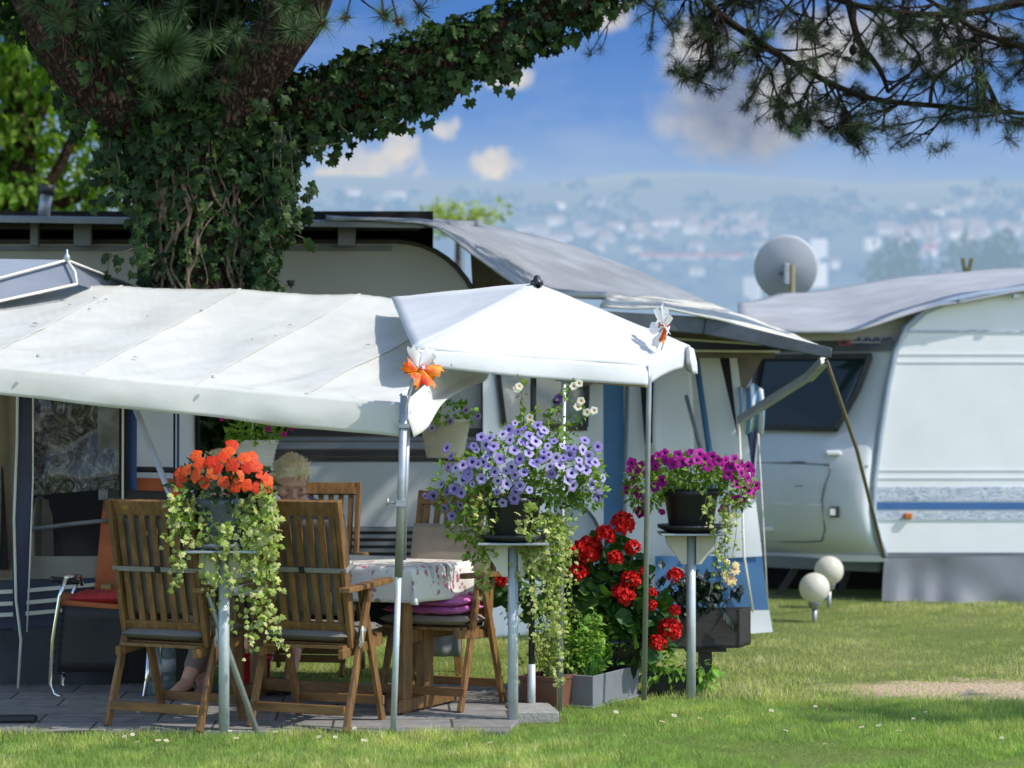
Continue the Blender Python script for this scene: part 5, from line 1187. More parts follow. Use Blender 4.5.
# ------------------------------------------------------------------ flower stands and pots
def plant_stand(px, Y, zp, label):
    b_ = G(px, Y); rt = thing('plant_stand', label, 'plant stand', b_, group='steel post plant stands')
    MB().tube([b_ - Vector((0, 0, .05)), b_ + Vector((0, 0, zp - .012))], .0245, 16).build('post', M['post'], rt)
    mb = MB(); mb.slab([b_ + Vector(((.165 if abs(x) else 0) * x, y * .15, zp - .012)) for x, y in ((-1, -1), (1, -1), (1, 1), (-1, 1))], (0, 0, .012)); mb.build('plate', M['steel'], rt, bevel=.003)
    for s_ in (-1, 1):
        x0, x1 = .024 * s_, .135 * s_
        mb = MB(); mb.slab([b_ + Vector((x0, -.012 - .02, zp - .013)), b_ + Vector((x1, -.012 - .02, zp - .013)), b_ + Vector((x1 * .93, -.032, zp - .055)), b_ + Vector((x0 * 2.1, -.032, zp - .165)), b_ + Vector((x0, -.032, zp - .165))], (0, .06, 0))
        mb.build('bracket', M['cream_pot'], rt, bevel=.002)
    return b_
S1 = plant_stand(224, 10.0, .858, 'steel plant stand at the left carrying the orange flowers')
S2 = plant_stand(513, 10.35, .872, 'middle steel plant stand carrying the lavender petunias')
S3 = plant_stand(691, 11.35, .860, 'steel plant stand at the right carrying the magenta petunias')
def petunia_mesh(name, mp, mc, ruffle=.06, lobes=5):
    mb = MB(); n_ = 20; rings = [(.07, -.55), (.16, -.22), (.34, -.06), (.72, .03), (1.0, -.02)]; vs = []
    for j, (r, z) in enumerate(rings):
        for i in range(n_):
            a = 2 * math.pi * i / n_; k = 1 + (ruffle * 1.7 * math.cos(lobes * a) if j == 4 else (ruffle * .6 * math.cos(lobes * a) if j == 3 else 0)); zz = z + (ruffle * 1.3 * math.sin(lobes * 2 * a) if j == 4 else 0)
            vs.append((r * k * math.cos(a), r * k * math.sin(a), zz))
    for j in range(4):
        mb2 = [(j * n_ + i, j * n_ + (i + 1) % n_, (j + 1) * n_ + (i + 1) % n_, (j + 1) * n_ + i) for i in range(n_)]
        if j == 0: mb.cur = 1; mb.add(vs, mb2, True)
        else:
            for f in mb2: mb.f.append(f); mb.mi.append(1 if j == 1 else 0); mb.sm.append(True)
    o = mb.build(name, [mp, mc], local=True); me = o.data; bpy.data.objects.remove(o); return me
def fivepetal_mesh(name, mp, mc, n=5, w=.62):
    mb = MB()
    for k in range(n):
        a = 2 * math.pi * k / n + .1 * k; z0 = .03 * (k % 2)
        def fn(u, v):
            r = v; x = w * math.sin(math.pi * min(1, v * .62 + .14)) * (u - .5) * 1.55; x *= (1 if v < .9 else 1 - .25 * abs(u - .5))
            zz = z0 + .10 * v - .24 * v * v + .10 * abs(u - .5) * v; y = r * (1 - .16 * (2 * u - 1) ** 2)
            return Vector((y * math.cos(a) - x * math.sin(a), y * math.sin(a) + x * math.cos(a), zz))
        mb.grid(6, 6, fn)
    mb.cur = 1; mb.lathe((0, 0, .03), [(.12, 0), (.10, .05), (.001, .07)], 8)
    o = mb.build(name, [mp, mc], local=True); me = o.data; bpy.data.objects.remove(o); return me
def head_mesh(name):
    mb = NB(); dv = rdir(75); dv[:, 2] = np.abs(dv[:, 2]) * 1.0 - .35 * (rng.random(75) < .45); dv = unit(dv)
    for p in dv:
        x = unit(np.cross(p, rdir(1)[0])); y = np.cross(p, x)
        for k in range(5):
            a = 2 * math.pi * k / 5; d = x * math.cos(a) + y * math.sin(a)
            mb.scatter(T_ROUND, [p * (.66 + .30 * rng.random())], [d + p * rng.uniform(.1, .7)], [p + rdir(1)[0] * .3], rng.uniform(.24, .38))
    o = mb.build(name, [M['red']], base=(0, 0, 0)); me = o.data; bpy.data.objects.remove(o); return me
ME = {'lav': petunia_mesh('lavender_petunia', M['lav'], M['lav_c']), 'mag': petunia_mesh('magenta_petunia', M['mag'], M['mag_c'], .075), 'orange': fivepetal_mesh('orange_impatiens', M['orange'], M['orange_c']), 'ger': head_mesh('geranium_head'),
      'dah': fivepetal_mesh('dahlia', M['yellow'], M['yellow_c'], 9, .36), 'white': petunia_mesh('cream_flower', M['whitepet'], M['yellow_c']), 'pur': petunia_mesh('dark_purple_petunia', M['purple_d'], M['lav_c'])}
def put(me, name, parent, loc, nrm, s_, label=None):
    o = bpy.data.objects.new(name, me); COL.objects.link(o); o.parent = parent; o.location = Vector(loc) - WLOC[parent.name]
    q = Vector((0, 0, 1)).rotation_difference(Vector(nrm).normalized()); o.rotation_mode = 'QUATERNION'
    o.rotation_quaternion = q @ Euler((0, 0, rnd.uniform(0, 6.28))).to_quaternion(); o.scale = (s_, s_, s_)
    return o
CAMV = Vector((0, -1, .12))
def leafball(nb, c, rad, n, size, tpl=T_LEAF, mi=0, droop=0.0, shell=.6):
    q = rdir(n); r = (shell + (1 - shell) * rng.random((n, 1)))
    pos = np.array(c) + q * r * np.array(rad); d = unit(q + rdir(n) * .8 + np.array([0, 0, -droop])); nrm = unit(q * .8 + rdir(n) * .6 + np.array([.2, -.2, .6]))
    nb.scatter(tpl, pos, d, nrm, rng.uniform(.6, 1.25, n) * size, mi)
def trail(pts, size, parent, mk='variegated', dens=1.0, name='ivy_trail', tpl=T_IVY):
    nb = NB(); pts = [Vector(p) for p in pts]; rs = resample(pts, 24); L = sum((b_ - a).length for a, b_ in zip(rs, rs[1:]))
    nb.tube(rs, .0018, 4, 1); n_ = int(L / .011 * dens); k = rng.random(n_) * .999 * 24; P_ = []
    for t_ in k:
        i = int(t_); P_.append(tuple(rs[i].lerp(rs[i + 1], t_ - i)))
    P_ = np.array(P_) + rng.normal(size=(n_, 3)) * [.020, .016, .012]
    d = unit(rng.normal(size=(n_, 3)) * [.8, .5, .45] + [0, -.15, -.55]); nr = unit(rng.normal(size=(n_, 3)) * .45 + [.25, -.9, .5])
    nb.scatter(tpl, P_, d, nr, rng.uniform(.5, 1.15, n_) * size * np.linspace(1.1, .75, n_)[np.argsort(np.argsort(k))])
    return nb.build(name, [M[mk], M['stem']], parent)
def stems(nb, c0, targets, r=.002, mi=1):
    for tg in targets: nb.tube(bez(c0 + Vector((rnd.uniform(-.05, .05), rnd.uniform(-.04, .04), 0)), (Vector(c0) + Vector(tg)) / 2 + Vector((0, 0, .05)), tg, 5), r, 4, mi)
# 1: orange flowers
b1 = S1 + Vector((0, 0, .858)); pl1 = thing('potted_impatiens', 'grey pot of orange flowers with yellow green trailing ivy on the left stand', 'potted plant', b1)
pt = MB().lathe(b1 + Vector((0, 0, .006)), [(.095, 0), (.11, .03), (.135, .19), (.145, .2), (.145, .225), (.128, .225), (.12, .2)], 28).build('pot', mat('grey_pot', (.10, .115, .14), .5, .12, 8), pl1)
MB().lathe(b1, [(.12, 0), (.155, .018), (.155, .028), (.14, .028), (.10, .008)], 28).build('saucer', M['grey_plastic'], pt)
MB().lathe(b1 + Vector((0, 0, .2)), [(.125, 0), (.0001, .012)], 20).build('soil', M['soil'], pt)
oc = P(222, 478, 9.98)
nb = NB(); leafball(nb, oc + Vector((0, .03, -.05)), (.22, .17, .10), 190, .085, T_LEAF); nb.build('foliage', M['darkleaf'], pl1)
opos = [(228, 452), (212, 461), (200, 464), (186, 470), (181, 482), (176, 491), (195, 476), (216, 467), (232, 465), (244, 458), (252, 456), (247, 468), (238, 476), (224, 482), (235, 487), (204, 482), (213, 473), (262, 474), (267, 480), (256, 487), (246, 485), (232, 445), (222, 457), (196, 455), (268, 489), (180, 473), (256, 466)]
for i, (x, y) in enumerate(opos):
    v = Vector(((x - 222) / 48, 0, (478 - y) / 34)); dp_ = math.sqrt(max(0.05, 1 - min(.95, v.length_squared))); p = P(x, y, 9.98 - .15 * dp_)
    put(ME['orange'], 'flower', pl1, p, Vector((v.x * .8 + rnd.uniform(-.3, .3), -1.0, v.z * .7 + .35 + rnd.uniform(-.3, .3))), rnd.uniform(.030, .037))
rim = lambda c, a, r, z: Vector(c) + Vector((r * math.cos(a), r * math.sin(a), z))
for i, (x0, y0, x1, y1, x2, y2) in enumerate(((185, 490, 168, 500, 170, 545), (200, 500, 188, 520, 186, 568), (210, 505, 205, 540, 203, 590), (222, 505, 222, 540, 226, 585), (236, 505, 240, 540, 243, 600), (246, 500, 256, 540, 252, 655), (256, 495, 268, 530, 268, 640), (262, 490, 276, 520, 276, 600), (262, 485, 280, 500, 272, 560), (250, 540, 270, 600, 286, 652), (192, 495, 178, 520, 176, 590), (230, 505, 214, 560, 214, 610), (215, 500, 232, 550, 236, 630), (264, 492, 276, 500, 274, 520), (245, 500, 262, 560, 262, 625))):
    Yt = 9.98 - rnd.uniform(.12, .18); trail(bez(P(x0, y0, 9.92), P(x1, y1, Yt), P(x2, y2, Yt + .01), 8), .040, pl1, dens=1.05)
nb = NB(); leafball(nb, P(222, 525, 9.97), (.20, .14, .10), 85, .038, T_IVY); leafball(nb, P(180, 512, 9.9), (.06, .06, .12), 70, .042, T_IVY); leafball(nb, P(262, 525, 9.9), (.07, .06, .15), 70, .040, T_IVY); nb.build('ivy_foliage', M['variegated'], pl1)
# 2: lavender petunias
b2 = S2 + Vector((0, 0, .872)); pl2 = thing('potted_petunias', 'black pot of lavender petunias spreading wide on the middle stand', 'potted plant', b2)
pt = MB().lathe(b2 + Vector((0, 0, .008)), [(.105, 0), (.11, .02), (.128, .17), (.136, .18), (.136, .2), (.12, .2)], 28).build('pot', M['black_plastic'], pl2)
MB().lathe(b2, [(.13, 0), (.168, .02), (.168, .035), (.15, .035), (.12, .012)], 28).build('saucer', M['black_plastic'], pt)
MB().lathe(b2 + Vector((0, 0, .19)), [(.122, 0), (.0001, .01)], 20).build('soil', M['soil'], pt)
lc = P(520, 472, 10.36); nb = NB()
for (x, y, rx_, ry_, n_) in ((500, 470, .20, .13, 330), (560, 468, .2, .13, 330), (462, 478, .16, .12, 200), (590, 490, .08, .10, 120), (475, 525, .14, .10, 200), (545, 505, .2, .1, 240), (530, 440, .2, .08, 200), (448, 498, .08, .06, 60), (505, 492, .12, .06, 160), (470, 505, .10, .1, 160), (550, 488, .18, .08, 260), (585, 470, .1, .1, 140), (478, 545, .07, .08, 80)): leafball(nb, P(x, y, 10.38), (rx_, .15, ry_), n_, .038)
stems(nb, b2 + Vector((0, 0, .2)), [P(x, y, 10.3) for x, y in ((440, 495), (455, 460), (480, 440), (520, 425), (560, 430), (595, 460), (600, 485), (470, 520), (430, 500))])
nb.build('foliage', [M['lime'], M['stem']], pl2)
lpos = [(515, 423), (537, 425), (524, 428), (502, 434), (486, 445), (480, 437), (494, 446), (510, 440), (521, 442), (537, 441), (548, 446), (514, 450), (528, 453), (544, 452), (553, 441), (562, 446), (570, 455), (575, 450), (583, 450), (590, 462), (596, 462), (580, 466), (572, 473), (560, 465), (550, 467), (537, 462), (520, 459), (484, 462), (478, 464), (486, 457), (463, 465), (468, 473), (456, 468), (482, 479), (495, 472), (505, 471), (515, 475), (507, 484), (519, 486), (529, 490), (496, 492), (502, 503), (514, 499), (455, 489), (449, 500), (441, 484), (434, 496), (425, 496), (462, 493), (459, 505), (451, 516), (446, 448), (451, 456), (448, 467), (469, 476), (488, 466), (533, 463), (472, 462), (592, 484), (600, 488), (598, 497), (587, 470), (568, 480), (574, 486), (584, 440), (545, 430), (530, 436), (556, 458), (490, 438), (508, 430), (476, 450), (598, 447), (455, 512), (526, 443), (500, 459), (530, 445), (541, 434), (568, 448), (588, 456), (579, 460), (512, 467), (498, 481), (524, 472), (543, 458), (552, 474), (472, 484), (464, 480), (446, 492), (452, 504), (604, 478), (586, 490), (490, 453), (474, 446), (517, 432), (548, 455), (564, 458), (444, 508), (516, 492)]
for x, y in lpos:
    v = Vector(((x - 520) / 90, 0, (470 - y) / 55)); dd = math.sqrt(max(.04, 1 - min(.96, v.length_squared))); p = P(x + rnd.uniform(-1, 1), y, 10.37 - .19 * dd)
    put(ME['lav'], 'flower', pl2, p, Vector((v.x * .9 + rnd.uniform(-.6, .6), -1.0, v.z * .6 + .25 + rnd.uniform(-.6, .6))), rnd.choice((rnd.uniform(.016, .022), rnd.uniform(.023, .030), rnd.uniform(.024, .029))))
for i, (x0, y0, x1, y1, x2, y2) in enumerate(((520, 525, 522, 545, 520, 585), (530, 520, 536, 560, 534, 620), (540, 520, 548, 570, 546, 640), (548, 520, 556, 580, 558, 690), (556, 515, 566, 560, 563, 640), (535, 525, 528, 560, 522, 600), (550, 520, 570, 545, 572, 600), (543, 525, 540, 570, 553, 600), (560, 520, 574, 540, 580, 560), (525, 530, 534, 590, 538, 650), (549, 530, 552, 580, 560, 670), (555, 520, 551, 560, 548, 610), (565, 515, 562, 570, 552, 630), (500, 530, 490, 560, 486, 590), (484, 540, 480, 560, 482, 600))):
    Yt = 10.37 - rnd.uniform(.02, .14); trail(bez(P(x0, y0, 10.3), P(x1, y1, Yt), P(x2, y2, Yt), 8), .030, pl2, dens=1.3)
nb = NB(); leafball(nb, P(545, 545, 10.32), (.13, .09, .16), 230, .030, T_IVY); leafball(nb, P(530, 522, 10.18), (.06, .03, .09), 60, .030, T_IVY); leafball(nb, P(484, 512, 10.2), (.06, .04, .08), 50, .032, T_LEAF); nb.build('ivy_foliage', M['variegated'], pl2)
for x, y0, y1, k in ((520, 440, 378, 'white'), (562, 430, 388, 'pur'), (580, 440, 404, 'white'), (590, 445, 412, 'white'), (556, 430, 405, 'pur'), (535, 430, 410, 'white'), (574, 440, 380, 'white')):
    nb = NB(); a = P(lerp(x, 530, .6), y0 + 10, 10.5); e = P(x, y1, 10.52); rs = bez(a, (a + e) / 2 + Vector((0, 0, .03)), e, 8); nb.tube(rs, .0022, 4, 1)
    rs2 = np.array([tuple(p) for p in resample(rs, 40)]); nb.scatter(T_LEAF, rs2 + rng.normal(size=rs2.shape) * .012, rdir(41), rdir(41) + [0, -.5, .5], .032 * rng.uniform(.6, 1.3, 41)); so_ = nb.build('tall_stem', [M['lime'], M['stem']], pl2)
    for j in range(1 if k == 'pur' else 2): put(ME[k], 'bloom', so_, e + Vector((rnd.uniform(-.03, .03), -.03, rnd.uniform(-.06, .02))), (rnd.uniform(-.4, .4), -1, .3), .02)
# 3: magenta petunias
b3 = S3 + Vector((0, 0, .86)); pl3 = thing('potted_petunias', 'black pot of magenta petunias on the right stand', 'potted plant', b3)
pt = MB().lathe(b3 + Vector((0, 0, .014)), [(.108, 0), (.115, .02), (.138, .17), (.148, .178), (.148, .212), (.13, .212)], 30).build('pot', M['black_plastic'], pl3)
MB().lathe(b3, [(.12, 0), (.172, .024), (.175, .04), (.16, .04), (.12, .012)], 30).build('saucer', M['black_plastic'], pt)
MB().lathe(b3 + Vector((0, 0, .205)), [(.13, 0), (.0001, .01)], 20).build('soil', M['soil'], pt)
nb = NB()
for x, y, rx_, ry_, n_ in ((692, 473, .30, .08, 640), (645, 487, .11, .12, 330), (738, 488, .10, .10, 260), (690, 466, .22, .06, 240), (700, 480, .2, .05, 120)): leafball(nb, P(x, y, 11.30), (rx_, .17, ry_), n_, .037)
nb.build('foliage', [M['lime'], M['stem']], pl3)
mpos = [(632, 463), (637, 472), (634, 480), (626, 489), (640, 466), (650, 460), (658, 455), (665, 460), (672, 464), (664, 453), (678, 455), (690, 452), (697, 460), (704, 459), (712, 457), (718, 461), (726, 461), (735, 459), (742, 464), (748, 467), (753, 472), (748, 479), (742, 473), (737, 484), (748, 490), (753, 495), (741, 495), (736, 500), (724, 510), (662, 481), (655, 487), (645, 499), (638, 493), (662, 512), (671, 460), (708, 466), (690, 462), (730, 468), (750, 484), (645, 474), (655, 466), (640, 512), (738, 467), (745, 500), (682, 463), (722, 466), (636, 489), (629, 470), (728, 475), (756, 486), (700, 454)]
for x, y in mpos:
    v = Vector(((x - 692) / 70, 0, (482 - y) / 40)); dd = math.sqrt(max(.04, 1 - min(.96, v.length_squared))); p = P(x, y, 11.33 - .20 * dd)
    put(ME['mag'], 'flower', pl3, p, Vector((v.x + rnd.uniform(-.6, .6), -1.0, v.z * .5 + .2 + rnd.uniform(-.6, .6))), rnd.choice((rnd.uniform(.018, .024), rnd.uniform(.026, .033), rnd.uniform(.026, .031))))
for x0, y0, x1, y1, x2, y2 in ((725, 495, 735, 515, 718, 560), (722, 500, 728, 530, 722, 585), (732, 495, 742, 520, 730, 565), (706, 485, 708, 505, 700, 520), (715, 500, 712, 535, 718, 575), (728, 500, 722, 540, 728, 590)):
    trail(bez(P(x0, y0, 11.2), P(x1, y1, 11.16), P(x2, y2, 11.16), 8), .028, pl3, dens=.55 if x0 == 706 else 1.0)

# ------------------------------------------------------------------ troughs, herbs, geraniums
gn = G(593, 10.95); gp = thing('planter', 'grey rectangular planter box of green herbs in front of the red geraniums', 'planter', gn)
a, b_ = FW * .56, -SD * .26; q0 = [gn, gn + a, gn + a + b_, gn + b_]
cen = (q0[0] + q0[2]) / 2; sh_ = lambda k, z: [cen + (p - cen) * k + Vector((0, 0, z)) for p in q0]
mb = MB(); lo_, hi_ = sh_(.95, .012), sh_(1.0, .165); inn = sh_(.93, .165); in2 = sh_(.93, .13)
vs = lo_ + hi_ + inn + in2; fs = [(3, 2, 1, 0)] + [(i, (i + 1) % 4, 4 + (i + 1) % 4, 4 + i) for i in range(4)] + [(4 + i, 4 + (i + 1) % 4, 8 + (i + 1) % 4, 8 + i) for i in range(4)] + [(8 + i, 8 + (i + 1) % 4, 12 + (i + 1) % 4, 12 + i) for i in range(4)]
mb.add(vs, fs); mb.build('box', M['grey_plastic'], gp, bevel=.004)
mb = MB(); mb.slab(sh_(1.03, .0), (0, 0, .014)); mb.build('tray', M['grey_plastic'], gp, bevel=.004)
mb = MB(); mb.poly(sh_(.925, .132)); mb.build('soil', M['soil'], gp)
nb = NB()
for _ in range(58):
    base_ = cen + FW * rnd.uniform(-.21, .20) + SD * rnd.uniform(-.06, .06) + Vector((0, 0, .14)); tip = base_ + Vector((rnd.uniform(-.07, .07), rnd.uniform(-.06, .02), rnd.uniform(.14, .33)))
    nb.tube([base_, tip], .002, 4, 1); n_ = 26; k = rng.random((n_, 1)) * .8 + .25
    nb.scatter(T_LEAF, np.array(base_) * (1 - k) + np.array(tip) * k + rng.normal(size=(n_, 3)) * .022, rdir(n_) * [1, 1, .5], unit(rdir(n_) * .6 + [.1, -.4, .9]), rng.uniform(.022, .048, n_))
nb.build('parsley', [M['herb'], M['stem']], gp)
nb = NB()
for _ in range(150):
    base_ = cen - FW * rnd.uniform(.06, .22) + SD * rnd.uniform(-.06, .08) + Vector((0, 0, .135)); d = Vector((rnd.gauss(0, .35), rnd.gauss(-.1, .3), 1)).normalized()
    nb.scatter((T_BLADE[0] * [.5, 1, 2.5], T_BLADE[1]), [tuple(base_)], [tuple(d)], rdir(1), rnd.uniform(.10, .2))
nb.build('chives', M['chive'], gp); nb = NB()
for _ in range(60):
    base_ = cen + FW * rnd.uniform(.12, .24) + SD * rnd.uniform(-.04, .07) + Vector((0, 0, .135)); d = Vector((rnd.gauss(.1, .45), rnd.gauss(-.1, .3), 1)).normalized(); nb.scatter((T_BLADE[0] * [.5, 1, 2.5], T_BLADE[1]), [tuple(base_)], [tuple(d)], rdir(1), rnd.uniform(.08, .17))
nb.build('chives', M['chive'], gp)
# brown trough with oregano
tn0 = G(519, 10.93); tp = thing('trough', 'brown plastic trough of yellow green oregano behind the black parasol pole', 'planter', tn0)
a, b_ = SD * .20 + FW * .02, FW * .50; cen2 = tn0 + a / 2 + b_ / 2
def rimbox(q0, cen, h_, mt, root, nm='box'):
    sh_ = lambda k, z: [cen + (p - cen) * k + Vector((0, 0, z)) for p in q0]
    vs = sh_(.9, .0) + sh_(.985, h_ * .88) + sh_(1.03, h_ * .88) + sh_(1.03, h_) + sh_(.93, h_) + sh_(.92, h_ * .8); mb = MB()
    fs = [(3, 2, 1, 0)] + [(4 * j + i, 4 * j + (i + 1) % 4, 4 * j + 4 + (i + 1) % 4, 4 * j + 4 + i) for j in range(5) for i in range(4)]; mb.add(vs, fs); mb.build(nm, mt, root, bevel=.003)
    MB().poly(sh_(.915, h_ * .82)).build('soil', M['soil'], root)
rimbox([tn0, tn0 + a, tn0 + a + b_, tn0 + b_], cen2, .17, M['terracotta'], tp)
nb = NB()
for _ in range(46):
    base_ = cen2 + FW * rnd.uniform(-.25, .2) + SD * rnd.uniform(-.1, .09) + Vector((0, 0, .15)); tip = base_ + Vector((rnd.uniform(-.12, .09), rnd.uniform(-.08, .05), rnd.uniform(.15, .38))); nb.tube([base_, tip], .002, 4, 1); n_ = 22; k = rng.random((n_, 1)) * .85 + .2
    nb.scatter(T_LEAF, np.array(base_) * (1 - k) + np.array(tip) * k + rng.normal(size=(n_, 3)) * .016, rdir(n_), unit(rdir(n_) * .6 + [.1, -.4, .9]), rng.uniform(.018, .036, n_))
nb.build('oregano', [M['oregano'], M['stem']], tp)
# geranium
gc = G(610, 11.45); gg_ = thing('potted_geranium', 'tall red geranium with big round flower heads behind the grey planter', 'potted plant', gc)
MB().lathe(gc, [(.12, 0), (.17, .27), (.18, .28), (.18, .31), (.16, .31), (.155, .27)], 24).build('pot', M['black_plastic'], gg_); MB().lathe(gc + Vector((0, 0, .27)), [(.155, 0), (.0001, .01)], 20).build('soil', M['soil'], gg_)
nb = NB(); hp_ = [(588, 547, 14), (577, 570, 11), (605, 533, 10), (623, 521, 12), (633, 546, 8), (615, 557, 8), (631, 578, 10), (623, 592, 12), (651, 604, 6), (675, 574, 8), (670, 627, 12), (658, 641, 9), (675, 609, 6), (499, 578, 8), (551, 532, 7), (652, 592, 5), (570, 548, 6), (644, 570, 5)]
for x, y, rx_, ry_, n_ in ((600, 590, .22, .2, 170), (625, 600, .16, .22, 120), (598, 640, .17, .16, 90), (648, 612, .12, .13, 60), (575, 590, .12, .16, 60), (610, 550, .12, .1, 36), (530, 590, .12, .12, 40), (506, 590, .06, .08, 16), (640, 640, .14, .14, 60), (585, 620, .14, .14, 60)): leafball(nb, P(x, y, 11.42), (rx_, .16, ry_), n_, .085, T_ROUND, 0, .2, .5)
for x, y, r in hp_: nb.tube(bez(gc + Vector((rnd.uniform(-.08, .08), 0, .3)), P(lerp(x, 610, .4), y + 40, 11.38), P(x, y + r * .5, 11.28), 6), .0035, 5, 1)
nb.build('foliage', [M['gerleaf'], M['stem']], gg_)
for x, y, r in hp_: put(ME['ger'], 'flower_head', gg_, P(x, y + r * .25, 11.26 + rnd.uniform(-.04, .04)), (rnd.uniform(-.25, .25), -.5, 1), r * 1.02 / FPX * 11.25)
# black trough on a leg, dahlia
k0 = P(738, 0, 11.95); bt_ = thing('trough', 'black wooden trough on a short leg with dark leaved dahlia', 'planter', (k0.x - .15, 12.0, 0))
w = Vector((k0.x, 11.9, P(0, 648, 11.9).z)); e1 = Vector((-.44, -.06, 0)); e2 = Vector((.085, .20, 0)); q0 = [w, w + e1, w + e1 + e2, w + e2]; cb = (q0[0] + q0[2]) / 2; hh_ = .205
mb = MB(); mb.slab(q0, (0, 0, .015)); th_ = .018
for p, q_ in zip(q0, q0[1:] + q0[:1]):
    inw = (cb - (p + q_) / 2).normalized() * th_; mb.slab([p, q_, q_ + inw, p + inw], (0, 0, hh_))
mb.build('box', M['black_wood'], bt_); MB().poly([cb + (p - cb) * .93 + Vector((0, 0, hh_ * .85)) for p in q0]).build('soil', M['soil'], bt_)
MB().box((cb.x, cb.y, w.z / 2 - .01), (.07, .07, w.z + .03)).build('leg', M['black_wood'], bt_); MB().box((cb.x, cb.y, w.z - .012), (.22, .14, .02)).build('support_plate', M['black_wood'], bt_)
nb = NB()
for _ in range(22):
    base_ = Vector((cb.x, cb.y, w.z + hh_ * .85)) + e1 * rnd.uniform(-.25, .42) + e2 * rnd.uniform(-.2, .2); tip = base_ + Vector((rnd.uniform(-.16, .16), rnd.uniform(-.16, .05), rnd.uniform(.06, .27))); nb.tube([base_, tip], .003, 4, 1); n_ = 12; kk = rng.random((n_, 1)) * .6 + .45
    nb.scatter(T_LEAF, np.array(base_) * (1 - kk) + np.array(tip) * kk + rng.normal(size=(n_, 3)) * .03, unit(rdir(n_) + [0, -.2, -.25]), unit(rdir(n_) * .5 + [.1, -.3, .9]), rng.uniform(.05, .095, n_))
nb.scatter(T_LEAF, [tuple(P(724 + i * 2.2, 612 + i * 2, 11.84)) for i in range(5)], unit(rdir(5) * .3 + [.2, 0, -1]), [(.2, -1, .3)] * 5, .085)
nb.build('dahlia_foliage', [M['dahlia_leaf'], M['stem']], bt_)
for x, y, r in ((727, 562, .022), (735, 570, .032), (731, 580, .038), (726, 575, .03), (736, 565, .024)): put(ME['dah'], 'flower', bt_, P(x, y, 11.9), (.3, -1, .5), r)
# low black pot with basil
lp_ = G(678, 11.55); bsl = thing('potted_basil', 'low black pot of bright green basil behind the right plant stand', 'potted plant', lp_)
q0 = [lp_ + Vector((-.17, -.06, 0)), lp_ + Vector((.08, -.10, 0)), lp_ + Vector((.14, .1, 0)), lp_ + Vector((-.12, .12, 0))]; rimbox(q0, lp_, .12, M['black_plastic'], bsl, 'pot')
nb = NB()
for x, y in ((655, 665), (665, 660), (672, 668), (660, 680), (650, 672), (680, 672), (704, 668), (700, 675), (708, 680), (690, 668), (668, 676), (645, 660)): leafball(nb, P(x, y, 11.5), (.06, .05, .06), 16, .06, T_LEAF, 0, .5, .4)
nb.build('foliage', M['herb'], bsl)
# hanging baskets
def basket(c, rt, rb, h_, mt, label, wires, name, mk, flowers):
    c = Vector(c); rtg = thing(name, label, 'hanging basket', c, group='hanging flower baskets')
    mb = MB(); mb.lathe(c, [(rb, 0), (rb * 1.02, .01), (rt, h_), (rt * 1.05, h_ + .004), (rt * 1.05, h_ + .022), (rt * .95, h_ + .022), (rt * .92, h_ - .01)], 28); mb.build('pot', mt, rtg)
    for j in range(4): MB().lathe(c + Vector((0, 0, h_ * (.2 + .2 * j))), [(lerp(rb, rt, .2 + .2 * j) + .0015, -.002), (lerp(rb, rt, .2 + .2 * j) + .004, 0), (lerp(rb, rt, .2 + .2 * j) + .0015, .002)], 28).build('rib', mt, rtg)
    MB().lathe(c + Vector((0, 0, h_ - .005)), [(rt * .94, 0), (.0001, .006)], 20).build('soil', M['soil'], rtg)
    for a in (0.4, 2.5, 4.6): MB().tube([c + Vector((rt * math.cos(a), rt * math.sin(a), h_ + .01)), c + Vector((0, 0, h_ + wires))], .003, 5).build('hanger_wire', M['white_plastic'], rtg)
    nb = NB(); leafball(nb, c + Vector((0, -.02, h_ + .05)), (rt * 1.35, rt * 1.1, .07), 260, .042); nb.build('foliage', M[mk], rtg)
    for q in flowers[1]: put(ME[flowers[0]], 'flower', rtg, q, (rnd.uniform(-.4, .4), -1, .3), flowers[2])
basket(P(256, 466, 11.5), .112, .085, .115, M['white_plastic'], 'white ribbed hanging pot with green plant above the orange flowers', .35, 'hanging_basket', 'herb', ('mag', [P(x, y, 11.38) for x, y in ((268, 429), (292, 428), (222, 418), (284, 434))], .016))
basket(P(445, 458, 12.0), .135, .10, .19, M['cream_pot'], 'cream hanging pot with leafy plant beside the lavender petunias', .5, 'hanging_basket', 'herb', ('lav', [P(x, y, 11.85) for x, y in ((450, 421), (478, 416), (432, 428), (466, 410))], .022))
